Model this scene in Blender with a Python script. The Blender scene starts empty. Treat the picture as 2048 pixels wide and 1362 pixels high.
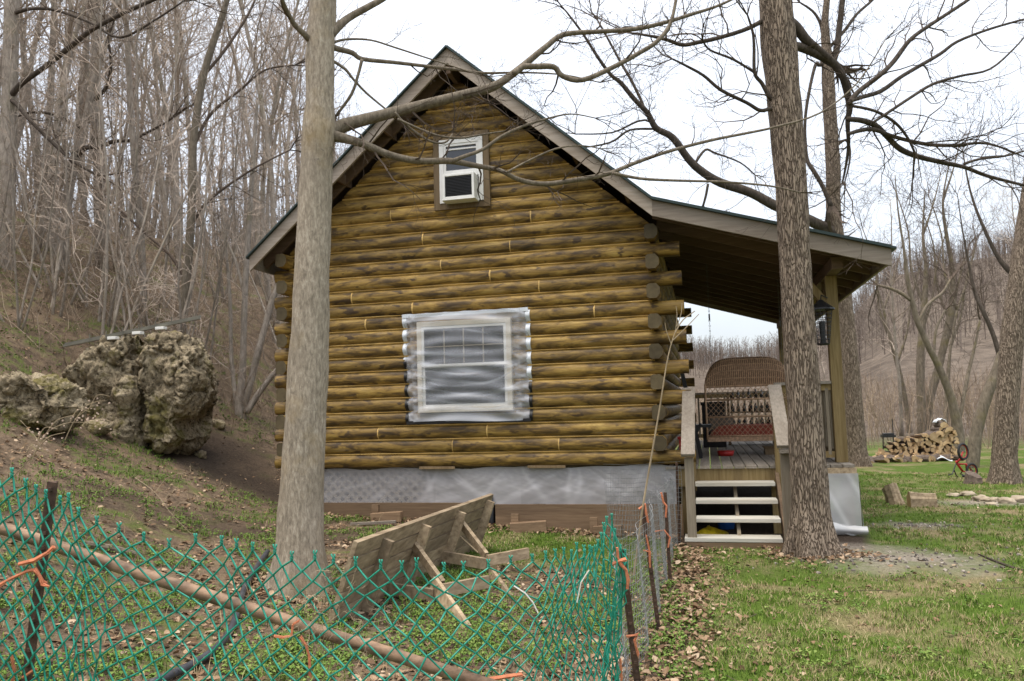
import bpy, math, random
from mathutils import Vector, Matrix, noise
V = Vector
R = random.Random(7)
rad = math.radians
scene = bpy.context.scene
col = scene.collection

# ------------------------------------------------------------------ camera
F = 1582.65
CAM = V((5.8156, -10.2511, 1.4139))
FW = V((-0.235311, 0.967971, 0.087520)); RT = V((0.970732, 0.238520, -0.028058)); UPV = V((0.048035, -0.078356, 0.995768))
HN = V((FW.x, FW.y, 0)).normalized()
def ray(x, y): return FW * F + RT * (x - 1024) + UPV * (681 - y)
def U(x, y, d): return CAM + ray(x, y) * (d / F)
def pl(x, y, Y):
    d = ray(x, y); return CAM + d * ((Y - CAM.y) / d.y)
def vert(x, y, B, extra=0.0):
    d = ray(x, y); return CAM + d * (((B - CAM).dot(HN) + extra) / d.dot(HN))
def depth(p): return (p - CAM).dot(FW)
cd = bpy.data.cameras.new('camera'); co = bpy.data.objects.new('camera', cd); col.objects.link(co)
cd.sensor_width = 36; cd.lens = F / 2048 * 36; cd.clip_end = 3000; cd.clip_start = 0.05
m = Matrix((RT, UPV, -FW)).transposed().to_4x4(); m.translation = CAM; co.matrix_world = m
cd.dof.use_dof = True; cd.dof.focus_distance = 4.2; cd.dof.aperture_fstop = 8.0
scene.camera = co

# ------------------------------------------------------------------ ground height
def lerp_table(t, x):
    if x <= t[0][0]: return t[0][1]
    for (a, b), (c, d) in zip(t, t[1:]):
        if x <= c:
            return b + (d - b) * (x - a) / (c - a)
    return t[-1][1]
def sm(t):
    t = max(0.0, min(1.0, t)); return t * t * (3 - 2 * t)
HILL = [(-3, 0), (-1.2, .03), (0, .17), (.7, .5), (2, 1.08), (2.9, 1.65), (4.0, 2.75), (6, 4.0), (8, 5.0), (12, 6.7), (18, 7.6), (40, 8), (100, 9)]
FARE = [(-80, 2.0), (-40, 2.5), (-12, 3.4), (-3, 3.3), (3, 2.6), (7, 3.4), (9.5, 5.2), (12, 7.6), (19, 8.3), (35, 8.3), (60, 4.0), (120, 1.0), (180, 1.0)]
def hill_u(X, Y):
    a = -.945 * (X + .6) - .327 * (Y - .5); b = -(X + .6)
    k = sm((Y + 1.0) / 3.0)
    return a * (1 - k) + b * k
def gh(X, Y):
    z = -.02 - .17 * sm((X - .5) / 5.5) - .05 * sm((-Y - 2) / 8)
    u = hill_u(X, Y)
    d = math.hypot(X - 6, Y)
    if u > -3:
        near = lerp_table(HILL, u - .25) * .25 + lerp_table(HILL, u) * .5 + lerp_table(HILL, u + .25) * .25
        z += near * (1 + .012 * max(0, min(Y, 50)))
    if d > 24:
        az = math.degrees(math.atan2(X - CAM.x, Y - CAM.y))
        e = lerp_table(FARE, az)
        D = math.hypot(X - CAM.x, Y - CAM.y)
        S_ = 150 + 170 * sm((az + 14) / 8)
        z += math.tan(rad(e)) * S_ * sm((D - 34) / (S_ - 34)) ** (1.2 - .25 * sm((az + 14) / 8))
    n = noise.noise(V((X * .5, Y * .5, 1.7))) * .05 + noise.noise(V((X * 1.7, Y * 1.7, 3.1))) * .022 + noise.noise(V((X * 6, Y * 6, 8.1))) * .008
    k = .5 + 1.6 * sm((u + .5) / 2.0)
    z += n * k
    # dirt mound near the right tree, hollow under the boulder
    z += .06 * math.exp(-(((X - 7.35) / .8) ** 2 + ((Y + 2.0) / .5) ** 2))
    return z
def GP(X, Y, dz=0): return V((X, Y, gh(X, Y) + dz))
def G(x, y, dz=0.0):
    d = ray(x, y).normalized(); t = 1.0
    while t < 200:
        p = CAM + d * t
        if p.z < gh(p.x, p.y) + dz: break
        t += .05 if t < 30 else .3
    return p

# ------------------------------------------------------------------ mesh builder
class MB:
    def __init__(s): s.v = []; s.f = []; s.mi = []; s.rn = []
    def add(s, vs, fs, mi=0, rn=None):
        o = len(s.v); s.v.extend(vs); s.f.extend([tuple(i + o for i in f) for f in fs]); s.mi.extend([mi] * len(fs))
        s.rn.extend([R.random() if rn is None else rn] * len(fs))
    def box(s, c, size, M=None, mi=0, rn=None):
        x, y, z = (k / 2 for k in size); c = V(c)
        vs = [V((a * x, b * y, d * z)) for a in (-1, 1) for b in (-1, 1) for d in (-1, 1)]
        if M is not None: vs = [M @ v for v in vs]
        s.add([c + v for v in vs], [(0, 1, 3, 2), (4, 6, 7, 5), (0, 4, 5, 1), (2, 3, 7, 6), (0, 2, 6, 4), (1, 5, 7, 3)], mi, rn)
    def b2(s, lo, hi, mi=0, rn=None):
        lo = V(lo); hi = V(hi); s.box((lo + hi) / 2, hi - lo, None, mi, rn)
    def bar(s, p, q, w, h, up=(0, 0, 1), mi=0, rn=None):
        """rectangular bar from p to q; w across, h along up"""
        p = V(p); q = V(q); d = q - p; L = d.length; d.normalize(); up = V(up)
        sd = d.cross(up)
        if sd.length < 1e-5: sd = d.cross(V((0, 1, 0)))
        sd.normalize(); u = sd.cross(d)
        M = Matrix((d, sd, u)).transposed()
        s.box((p + q) / 2, (L, w, h), M, mi, rn)
    def tube(s, pts, rads, n=6, cap=True, mi=0, rn=None, wob=0.0, seed=0.0):
        pts = [V(p) for p in pts]
        if not isinstance(rads, (list, tuple)): rads = [rads] * len(pts)
        o = len(s.v); k = len(pts); ref = None
        cs = [(math.cos(2 * math.pi * i / n), math.sin(2 * math.pi * i / n)) for i in range(n)]
        for i, p in enumerate(pts):
            t = (pts[min(i + 1, k - 1)] - pts[max(i - 1, 0)])
            if t.length < 1e-9: t = V((0, 0, 1))
            t.normalize()
            if ref is None: ref = t.orthogonal().normalized()
            a = ref - t * ref.dot(t)
            if a.length < 1e-4: a = t.orthogonal()
            a.normalize(); ref = a; b = t.cross(a); r = rads[i]
            for c_, s_ in cs:
                q = a * c_ + b * s_
                rr = r
                if wob:
                    rr = r * (1 + wob * noise.noise(V((q.x * 2.2 + seed, q.y * 2.2, p.z * 2.5))))
                s.v.append(p + q * rr)
        rn = R.random() if rn is None else rn
        for i in range(k - 1):
            for j in range(n):
                a = o + i * n + j; b = o + i * n + (j + 1) % n
                s.f.append((a, b, b + n, a + n)); s.mi.append(mi); s.rn.append(rn)
        if cap:
            s.f.append(tuple(o + j for j in reversed(range(n)))); s.mi.append(mi); s.rn.append(rn)
            s.f.append(tuple(o + (k - 1) * n + j for j in range(n))); s.mi.append(mi); s.rn.append(rn)
    def grid(s, fn, nu, nv, mi=0, rn=None, closed_u=False):
        o = len(s.v)
        for j in range(nv + 1):
            for i in range(nu + (0 if closed_u else 1)):
                s.v.append(V(fn(i / nu, j / nv)))
        w = nu + (0 if closed_u else 1); rn = R.random() if rn is None else rn
        for j in range(nv):
            for i in range(nu):
                a = o + j * w + i; b = o + j * w + (i + 1) % w
                s.f.append((a, b, b + w, a + w)); s.mi.append(mi); s.rn.append(rn)
    def build(s, name, mats, parent=None, smooth=False, origin=None, bevel=0.0, solid=0.0):
        if not isinstance(mats, (list, tuple)): mats = [mats]
        org = V((0, 0, 0))
        if parent is not None:
            q = parent
            while q is not None: org = org + q.location; q = q.parent
        elif origin is not None: org = V(origin)
        me = bpy.data.meshes.new(name)
        me.from_pydata([(v.x - org.x, v.y - org.y, v.z - org.z) for v in s.v], [], s.f)
        for mt in mats: me.materials.append(mt)
        if len(mats) > 1: me.polygons.foreach_set('material_index', s.mi)
        at = me.attributes.new('rnd', 'FLOAT', 'FACE'); at.data.foreach_set('value', s.rn)
        if smooth: me.polygons.foreach_set('use_smooth', [True] * len(s.f))
        me.update()
        ob = bpy.data.objects.new(name, me); col.objects.link(ob)
        if parent is not None: ob.parent = parent
        elif origin is not None: ob.location = org
        if bevel:
            b = ob.modifiers.new('bevel', 'BEVEL'); b.width = bevel; b.segments = 2; b.limit_method = 'ANGLE'
        if solid:
            b = ob.modifiers.new('solid', 'SOLIDIFY'); b.thickness = solid
        return ob
def tag(o, label=None, cat=None, group=None, kind=None):
    if label: o['label'] = label
    if cat: o['category'] = cat
    if group: o['group'] = group
    if kind: o['kind'] = kind
    return o
def empty(name, loc, label, cat, group=None):
    o = bpy.data.objects.new(name, None); o.empty_display_size = .2; col.objects.link(o); o.location = loc
    return tag(o, label, cat, group)
def copy_tree(o, parent=None):
    c = o.copy(); col.objects.link(c); c.parent = parent
    for ch in list(o.children): copy_tree(ch, c)
    return c

# ------------------------------------------------------------------ materials
def newmat(name):
    mt = bpy.data.materials.new(name); mt.use_nodes = True
    nt = mt.node_tree; nt.nodes.clear()
    out = nt.nodes.new('ShaderNodeOutputMaterial'); bs = nt.nodes.new('ShaderNodeBsdfPrincipled')
    nt.links.new(bs.outputs[0], out.inputs[0])
    return mt, nt, bs, out
def nd(nt, t, **kw):
    n = nt.nodes.new(t)
    for k, v in kw.items(): setattr(n, k, v)
    return n
def coords(nt, scale=(1, 1, 1), world=False):
    mp = nd(nt, 'ShaderNodeMapping'); mp.inputs['Scale'].default_value = scale
    if world:
        g = nd(nt, 'ShaderNodeNewGeometry'); nt.links.new(g.outputs['Position'], mp.inputs[0])
    else:
        t = nd(nt, 'ShaderNodeTexCoord'); nt.links.new(t.outputs['Object'], mp.inputs[0])
    return mp.outputs[0]
def nz(nt, vec, scale, detail=4, rough=.55, dist=0.0):
    n = nd(nt, 'ShaderNodeTexNoise'); n.inputs['Scale'].default_value = scale; n.inputs['Detail'].default_value = detail
    n.inputs['Roughness'].default_value = rough; n.inputs['Distortion'].default_value = dist
    nt.links.new(vec, n.inputs['Vector']); return n.outputs['Fac']
def ramp(nt, fac, stops):
    r = nd(nt, 'ShaderNodeValToRGB'); e = r.color_ramp.elements
    while len(e) < len(stops): e.new(.5)
    for i, (p, c) in enumerate(stops):
        e[i].position = p; e[i].color = (c, c, c, 1) if isinstance(c, (int, float)) else (*c, 1)
    nt.links.new(fac, r.inputs[0]); return r.outputs[0]
def mixc(nt, fac, a, b, mode='MIX'):
    n = nd(nt, 'ShaderNodeMix', data_type='RGBA', blend_type=mode)
    for k, v in ((0, fac), (6, a), (7, b)):
        if isinstance(v, (int, float)): n.inputs[k].default_value = v
        elif isinstance(v, tuple): n.inputs[k].default_value = (*v, 1)
        else: nt.links.new(v, n.inputs[k])
    return n.outputs[2]
def mathn(nt, op, a, b=None):
    n = nd(nt, 'ShaderNodeMath', operation=op)
    for k, v in ((0, a), (1, b)):
        if v is None: continue
        if isinstance(v, (int, float)): n.inputs[k].default_value = v
        else: nt.links.new(v, n.inputs[k])
    return n.outputs[0]
def bump(nt, bs, h, strength=.5, dist=.01):
    b = nd(nt, 'ShaderNodeBump'); b.inputs['Strength'].default_value = strength; b.inputs['Distance'].default_value = dist
    nt.links.new(h, b.inputs['Height']); nt.links.new(b.outputs[0], bs.inputs['Normal'])
def rnd(nt):
    a = nd(nt, 'ShaderNodeAttribute', attribute_name='rnd'); return a.outputs['Fac']
def simple(name, c, rough=.7, var=.25, scale=12, metal=0, bmp=.2, spec=.4, stretch=(1, 1, 1)):
    mt, nt, bs, out = newmat(name)
    v = coords(nt, stretch); n = nz(nt, v, scale)
    lo = tuple(k * (1 - var) for k in c); hi = tuple(min(1, k * (1 + var)) for k in c)
    cc = ramp(nt, n, [(.3, lo), (.7, hi)])
    nt.links.new(cc, bs.inputs['Base Color']); bs.inputs['Roughness'].default_value = rough; bs.inputs['Metallic'].default_value = metal
    bs.inputs['Specular IOR Level'].default_value = spec
    if bmp: bump(nt, bs, n, bmp, .005)
    return mt
def wood(name, a, b, dark, axis='X', rough=.75, grain=40, blot=.5, rot=0.0):
    """weathered board: grain along axis, blotches, per-board variation"""
    mt, nt, bs, out = newmat(name)
    st = {'X': (.06, 1, 1), 'T': (.06, 1, 1), 'Y': (1, .06, 1), 'Z': (1, 1, .06), 'N': (.3, .3, .3)}[axis]
    v = coords(nt, st); r = rnd(nt)
    if axis == 'T':                    # turn first, then stretch along the board
        r0 = nd(nt, 'ShaderNodeMapping'); r0.inputs['Rotation'].default_value = (0, 0, -rot); t0 = nd(nt, 'ShaderNodeTexCoord')
        nt.links.new(t0.outputs['Object'], r0.inputs[0]); nt.links.new(r0.outputs[0], v.node.inputs[0])
    vm = nd(nt, 'ShaderNodeVectorMath', operation='ADD'); nt.links.new(v, vm.inputs[0])
    cmb = nd(nt, 'ShaderNodeCombineXYZ'); s7 = mathn(nt, 'MULTIPLY', r, 37.0)
    for i in range(3): nt.links.new(s7, cmb.inputs[i])
    nt.links.new(cmb.outputs[0], vm.inputs[1])
    g = nz(nt, vm.outputs[0], grain, 5, .65, .3); bl = nz(nt, vm.outputs[0], grain * .12, 4, .6)
    base = mixc(nt, ramp(nt, g, [(.3, 0.), (.7, 1.)]), a, b)
    base = mixc(nt, ramp(nt, bl, [(.45, 0.), (.75, blot)]), base, dark)
    br = mathn(nt, 'ADD', mathn(nt, 'MULTIPLY', r, .5), .75)
    base = mixc(nt, 1.0, base, br, 'MULTIPLY')
    nt.links.new(base, bs.inputs['Base Color']); bs.inputs['Roughness'].default_value = rough; bs.inputs['Specular IOR Level'].default_value = .25
    bump(nt, bs, g, .35, .004)
    return mt
def bark(name, a, b, moss=None, scale=18, zs=.22, bs_=.9, dist=.02, kind='furrow'):
    mt, nt, bs, out = newmat(name)
    v = coords(nt, (1, 1, zs))
    if kind == 'furrow':
        n1 = nz(nt, v, scale, 5, .6, .6)
        vo = nd(nt, 'ShaderNodeTexVoronoi', feature='DISTANCE_TO_EDGE'); vo.inputs['Scale'].default_value = scale * 1.1
        vm = nd(nt, 'ShaderNodeVectorMath', operation='ADD'); nt.links.new(v, vm.inputs[0])
        nn = nd(nt, 'ShaderNodeTexNoise'); nn.inputs['Scale'].default_value = scale * .7; nt.links.new(v, nn.inputs['Vector'])
        sc = nd(nt, 'ShaderNodeVectorMath', operation='SCALE'); sc.inputs['Scale'].default_value = .09
        nt.links.new(nn.outputs['Color'], sc.inputs[0]); nt.links.new(sc.outputs[0], vm.inputs[1]); nt.links.new(vm.outputs[0], vo.inputs['Vector'])
        h = mathn(nt, 'ADD', ramp(nt, vo.outputs['Distance'], [(.0, 0.), (.16, .75)]), mathn(nt, 'MULTIPLY', n1, .5))
        c = ramp(nt, h, [(.2, tuple(k * .58 for k in a)), (.62, a), (1.05, b)])
    else:
        v2 = coords(nt, (1, 1, .32)); n1 = nz(nt, v2, scale, 6, .75, .3); n2 = nz(nt, coords(nt, (1, 1, .8)), 3.0, 4)
        n3 = nz(nt, coords(nt, (1, 1, 6)), 1.3, 5, .7)
        h = n1
        c = ramp(nt, n1, [(.33, tuple(k * .54 for k in a)), (.5, a), (.68, b)])
        c = mixc(nt, ramp(nt, n2, [(.45, 0.), (.7, .5)]), c, tuple(k * .72 for k in a))
        c = mixc(nt, ramp(nt, n3, [(.62, 0.), (.7, .5)]), c, tuple(k * .5 for k in a))
    if moss:
        mm = nz(nt, coords(nt), 2.2, 5, .65)
        c = mixc(nt, ramp(nt, mm, [(.52, 0.), (.72, .6)]), c, moss)
    nt.links.new(c, bs.inputs['Base Color']); bs.inputs['Roughness'].default_value = .9; bs.inputs['Specular IOR Level'].default_value = .15
    bump(nt, bs, h, bs_, dist)
    return mt
def film(name, tint, rough=.3):
    """clear polythene: mesh attribute 'milk' says how milky (creased, or away from what it covers) it is"""
    mt, nt, bs, out = newmat(name)
    bs.inputs['Base Color'].default_value = (*tint, 1); bs.inputs['Roughness'].default_value = rough; bs.inputs['Specular IOR Level'].default_value = .6
    tr = nd(nt, 'ShaderNodeBsdfTransparent'); mx = nd(nt, 'ShaderNodeMixShader')
    at = nd(nt, 'ShaderNodeAttribute', attribute_name='milk')
    n = nz(nt, coords(nt, (1, 1, 2.2)), 3, 3, .5, .8)
    f = mathn(nt, 'ADD', at.outputs['Fac'], mathn(nt, 'MULTIPLY', mathn(nt, 'SUBTRACT', n, .5), .14))
    f.node.use_clamp = True
    nt.links.new(f, mx.inputs[0]); nt.links.new(tr.outputs[0], mx.inputs[1]); nt.links.new(bs.outputs[0], mx.inputs[2])
    nt.links.new(mx.outputs[0], out.inputs[0])
    return mt
def milk(ob, fn):
    me = ob.data; at = me.attributes.new('milk', 'FLOAT', 'POINT')
    at.data.foreach_set('value', [max(0., min(1., fn(i))) for i in range(len(me.vertices))])

M = {}
# golden-stained round logs with dark weathering
def log_mat():
    mt, nt, bs, out = newmat('stained_log')
    t = nd(nt, 'ShaderNodeTexCoord'); r = rnd(nt)
    cmb = nd(nt, 'ShaderNodeCombineXYZ')
    for i, k in enumerate((13.0, 29.0, 7.0)): nt.links.new(mathn(nt, 'MULTIPLY', r, k), cmb.inputs[i])
    vm = nd(nt, 'ShaderNodeVectorMath', operation='ADD'); nt.links.new(t.outputs['Object'], vm.inputs[0]); nt.links.new(cmb.outputs[0], vm.inputs[1])
    def mapped(s):
        mp = nd(nt, 'ShaderNodeMapping'); mp.inputs['Scale'].default_value = s; nt.links.new(vm.outputs[0], mp.inputs[0]); return mp.outputs[0]
    n1 = nz(nt, mapped((1.3, 1.3, 6.5)), 1.9, 6, .66, .5)      # long blotches
    n2 = nz(nt, mapped((3, 3, 40)), 1.5, 4, .6, .3)          # grain
    n3 = nz(nt, mapped((2.2, 2.2, 6)), 2.1, 3, .5)           # knots
    c = ramp(nt, n1, [(.30, (.026, .018, .009)), (.43, (.115, .068, .018)), (.55, (.31, .19, .042)), (.72, (.48, .325, .088))])
    c = mixc(nt, ramp(nt, n2, [(.35, .45), (.65, 0.)]), c, (.07, .042, .016))
    c = mixc(nt, ramp(nt, n3, [(.60, 0.), (.67, .85)]), c, (.045, .026, .014))
    n4 = nz(nt, mapped((1.3, 1.3, 9)), 2.3, 4, .6)
    c = mixc(nt, ramp(nt, n4, [(.6, 0.), (.76, .4)]), c, (.30, .235, .16))
    br = mathn(nt, 'ADD', mathn(nt, 'MULTIPLY', r, .45), .78)
    c = mixc(nt, 1.0, c, br, 'MULTIPLY')
    nt.links.new(c, bs.inputs['Base Color']); bs.inputs['Roughness'].default_value = .55; bs.inputs['Specular IOR Level'].default_value = .35
    bump(nt, bs, n2, .3, .004)
    return mt
M['log'] = log_mat()
M['log_end'] = wood('log_end_grain', (.075, .056, .03), (.135, .105, .055), (.04, .032, .022), 'N', grain=30)
M['caulk'] = simple('golden_caulk', (.58, .38, .125), .6, .3, 5, bmp=.1)
M['greywood'] = wood('weathered_grey_wood', (.21, .175, .14), (.33, .29, .24), (.12, .09, .065), 'X', blot=.6)
M['greywood_y'] = wood('weathered_deck_wood', (.20, .17, .135), (.33, .29, .24), (.13, .10, .07), 'Y', blot=.5)
M['greywood_z'] = wood('weathered_post_wood', (.21, .17, .12), (.33, .28, .21), (.16, .11, .05), 'Z', blot=.6)
M['goldpost'] = wood('stained_post_wood', (.19, .13, .05), (.34, .25, .115), (.13, .09, .045), 'Z', blot=.7)
M['barge'] = wood('weathered_barge_board', (.26, .215, .17), (.40, .34, .28), (.17, .12, .075), 'X', blot=.6, grain=30)
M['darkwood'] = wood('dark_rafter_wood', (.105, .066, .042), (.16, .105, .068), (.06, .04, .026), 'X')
M['brownboard'] = wood('brown_skirt_board', (.15, .095, .055), (.26, .175, .105), (.09, .06, .04), 'X', blot=.6)
M['tablewood'] = wood('picnic_table_wood', (.19, .135, .08), (.50, .39, .26), (.11, .085, .06), 'T', grain=22, blot=.85, rot=1.23)
M['treadwhite'] = wood('painted_tread', (.58, .55, .47), (.72, .70, .63), (.33, .28, .20), 'X', blot=.7)
M['chain'] = simple('dull_steel_chain', (.13, .12, .11), .5, .2, 20, metal=.3, bmp=0)
M['roofmetal'] = simple('dark_green_roof_metal', (.03, .048, .044), .4, .2, 6, metal=.3, bmp=0)
M['vinyl'] = simple('white_vinyl', (.74, .73, .69), .45, .06, 6, bmp=0)
M['cream'] = simple('cream_trim_paint', (.66, .60, .49), .55, .1, 8, bmp=.05)
M['trim'] = wood('brown_window_trim', (.14, .095, .05), (.23, .165, .095), (.09, .06, .03), 'Z')
M['lattice'] = simple('pale_lattice_wood', (.30, .26, .20), .8, .2, 10)
M['black'] = simple('black_plastic', (.013, .013, .014), .45, .3, 10, bmp=.05)
M['blackmetal'] = simple('black_metal', (.02, .02, .021), .45, .3, 10, bmp=.05)
M['dark'] = simple('painted_void_shade', (.012, .011, .01), .95, .3, 4, bmp=0)  # shade of the hollow under the cabin, given as a near-black colour
M['film'] = film('window_polythene', (.62, .65, .71))
M['skirtfilm'] = film('skirt_polythene', (.43, .415, .425))
M['porchfilm'] = film('porch_polythene', (.60, .60, .60))
M['tapewhite'] = simple('white_tape', (.66, .70, .74), .4, .1, 8, bmp=0)
M['rust'] = simple('rusty_steel', (.085, .050, .034), .85, .5, 30, bmp=.5)
M['pipe'] = simple('rusty_galvanised_pipe', (.23, .145, .09), .66, .6, 14, bmp=.25, stretch=(1, 1, 2))
M['green'] = simple('green_vinyl_wire', (.016, .265, .178), .33, .2, 14, bmp=0, spec=.5)
M['wiregrey'] = simple('galvanised_wire', (.30, .31, .32), .5, .3, 20, metal=.4, bmp=0)
M['twine'] = simple('orange_twine', (.58, .20, .10), .75, .25, 60, bmp=.4)
M['whitecord'] = simple('white_tie', (.7, .68, .62), .6, .1, 10, bmp=0)
M['palebark'] = bark('pale_smooth_bark', (.31, .262, .20), (.50, .44, .35), moss=(.30, .22, .11), scale=40, bs_=.7, dist=.012, kind='smooth')
M['paletwig'] = bark('pale_limb_bark', (.175, .145, .108), (.275, .235, .18), scale=30, bs_=.5, dist=.006, kind='smooth')
M['furrow'] = bark('furrowed_bark', (.18, .135, .10), (.31, .245, .185), scale=38, zs=.13, bs_=1.0, dist=.022)
M['darkbark'] = bark('dark_limb_bark', (.075, .060, .048), (.125, .102, .083), scale=22, bs_=.7, dist=.01, kind='smooth')
M['twig'] = simple('grey_brown_twig', (.105, .080, .063), .9, .3, 3, bmp=0, spec=.1)
M['foresttrunk'] = bark('forest_bark', (.30, .255, .21), (.43, .375, .315), moss=(.16, .14, .07), scale=16, bs_=.5, dist=.02, kind='smooth')
M['forestcrown'] = simple('forest_twig', (.36, .295, .24), .9, .3, 1.5, bmp=0, spec=.1)
M['farcrown'] = simple('far_twig', (.205, .165, .14), .95, .35, .06, bmp=0, spec=.05)
M['brush'] = simple('dry_brush', (.285, .225, .165), .95, .3, .5, bmp=0, spec=.05)
M['mossbark'] = bark('mossy_bark', (.17, .14, .105), (.27, .225, .17), moss=(.15, .13, .04), scale=16, bs_=.5, dist=.02, kind='smooth')
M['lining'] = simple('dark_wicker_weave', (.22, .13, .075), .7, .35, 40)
M['wicker'] = simple('brown_wicker', (.56, .36, .22), .6, .35, 30, bmp=.2)
M['redcloth'] = simple('faded_red_cushion', (.36, .085, .055), .9, .35, 14, bmp=.3)
M['greycloth'] = simple('grey_brown_pillow', (.20, .175, .14), .95, .35, 18, bmp=.3)
M['red'] = simple('red_paint', (.42, .025, .02), .4, .2, 8, bmp=0)
M['pink'] = simple('pink_plastic', (.75, .2, .2), .5, .15, 8, bmp=0)
M['yellow'] = simple('yellow_bag_plastic', (.62, .47, .02), .45, .25, 22, bmp=.5)
M['blue'] = simple('blue_plastic', (.03, .12, .42), .45, .2, 10, bmp=.2)
M['rubber'] = simple('dark_rubber', (.025, .025, .026), .8, .3, 20, bmp=.1)
M['hose'] = simple('black_hose_plastic', (.045, .047, .055), .5, .3, 12, bmp=.1)
M['endgrain'] = wood('split_firewood_face', (.42, .27, .13), (.62, .46, .27), (.25, .14, .07), 'N', grain=24, blot=.6)
M['logbark'] = simple('firewood_bark', (.12, .09, .07), .9, .4, 20, bmp=.6)
M['palestone'] = simple('pale_stone', (.34, .28, .205), .9, .25, 6, bmp=.5)
M['greymetal'] = simple('grey_rail_metal', (.15, .14, .11), .55, .25, 6, metal=.2, bmp=.05)
M['drystem'] = simple('dry_stem', (.34, .265, .17), .9, .3, 10, bmp=0)
M['dryflower'] = simple('dry_seed_head', (.55, .42, .33), .9, .25, 20, bmp=0)
M['glassjar'] = simple('bottle_glass', (.09, .10, .10), .15, .4, 25, bmp=0, spec=.8)

def glass_mat():
    mt, nt, bs, out = newmat('window_glass')
    bs.inputs['Base Color'].default_value = (.018, .02, .024, 1); bs.inputs['Roughness'].default_value = .06; bs.inputs['Specular IOR Level'].default_value = .75
    n = nz(nt, coords(nt), 3, 2); bump(nt, bs, n, .04, .01); return mt
M['glass'] = glass_mat()
def rock_mat():
    mt, nt, bs, out = newmat('pitted_rock')
    v = coords(nt); n1 = nz(nt, v, 1.6, 6, .7); n2 = nz(nt, v, 13, 6, .72, .4); n3 = nz(nt, v, 2.0, 6, .7); n4 = nz(nt, v, 45, 3, .7)
    c = ramp(nt, n1, [(.3, (.22, .175, .115)), (.5, (.44, .36, .24)), (.7, (.57, .48, .345))])
    c = mixc(nt, ramp(nt, n2, [(.37, .95), (.5, 0.)]), c, (.05, .04, .025))
    c = mixc(nt, ramp(nt, n4, [(.35, .55), (.55, 0.)]), c, (.12, .095, .06))
    c = mixc(nt, ramp(nt, n3, [(.52, 0.), (.62, .8)]), c, (.15, .13, .03))
    nt.links.new(c, bs.inputs['Base Color']); bs.inputs['Roughness'].default_value = .95; bs.inputs['Specular IOR Level'].default_value = .15
    bump(nt, bs, mathn(nt, 'ADD', n2, mathn(nt, 'MULTIPLY', n4, .4)), 1.0, .06); return mt
M['rock'] = rock_mat()
def grass_mat(name, stops):
    mt, nt, bs, out = newmat(name)
    c = ramp(nt, rnd(nt), stops); nt.links.new(c, bs.inputs['Base Color']); bs.inputs['Roughness'].default_value = .75
    bs.inputs['Specular IOR Level'].default_value = .2
    return mt
M['grass'] = grass_mat('green_blades', [(0., (.05, .10, .012)), (.5, (.105, .185, .02)), (1., (.20, .275, .05))])
M['drygrass'] = grass_mat('dry_blades', [(0., (.20, .15, .075)), (.5, (.31, .245, .13)), (1., (.42, .34, .2))])
M['leaf'] = grass_mat('dead_leaves', [(0., (.085, .05, .028)), (.4, (.20, .125, .07)), (.8, (.33, .225, .14)), (1., (.47, .36, .25))])
M['herb'] = grass_mat('low_herbs', [(0., (.065, .125, .022)), (.5, (.12, .195, .035)), (1., (.22, .275, .075))])
def tint_mat(name, stops, sc):
    mt, nt, bs, out = newmat(name)
    f = mathn(nt, 'ADD', mathn(nt, 'MULTIPLY', rnd(nt), .6), mathn(nt, 'MULTIPLY', nz(nt, coords(nt), sc, 3, .6), .5))
    nt.links.new(ramp(nt, f, stops), bs.inputs['Base Color']); bs.inputs['Roughness'].default_value = .95; bs.inputs['Specular IOR Level'].default_value = .05
    return mt
M['farcrown'] = tint_mat('far_twig', [(.2, (.08, .064, .054)), (.55, (.165, .132, .110)), (.9, (.27, .225, .19))], .05)
M['brush'] = tint_mat('dry_brush', [(.2, (.15, .11, .078)), (.55, (.27, .205, .15)), (.9, (.40, .32, .23))], .3)
M['gravel'] = grass_mat('ash_gravel', [(0., (.05, .045, .04)), (.5, (.18, .155, .13)), (1., (.42, .37, .31))])
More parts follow.
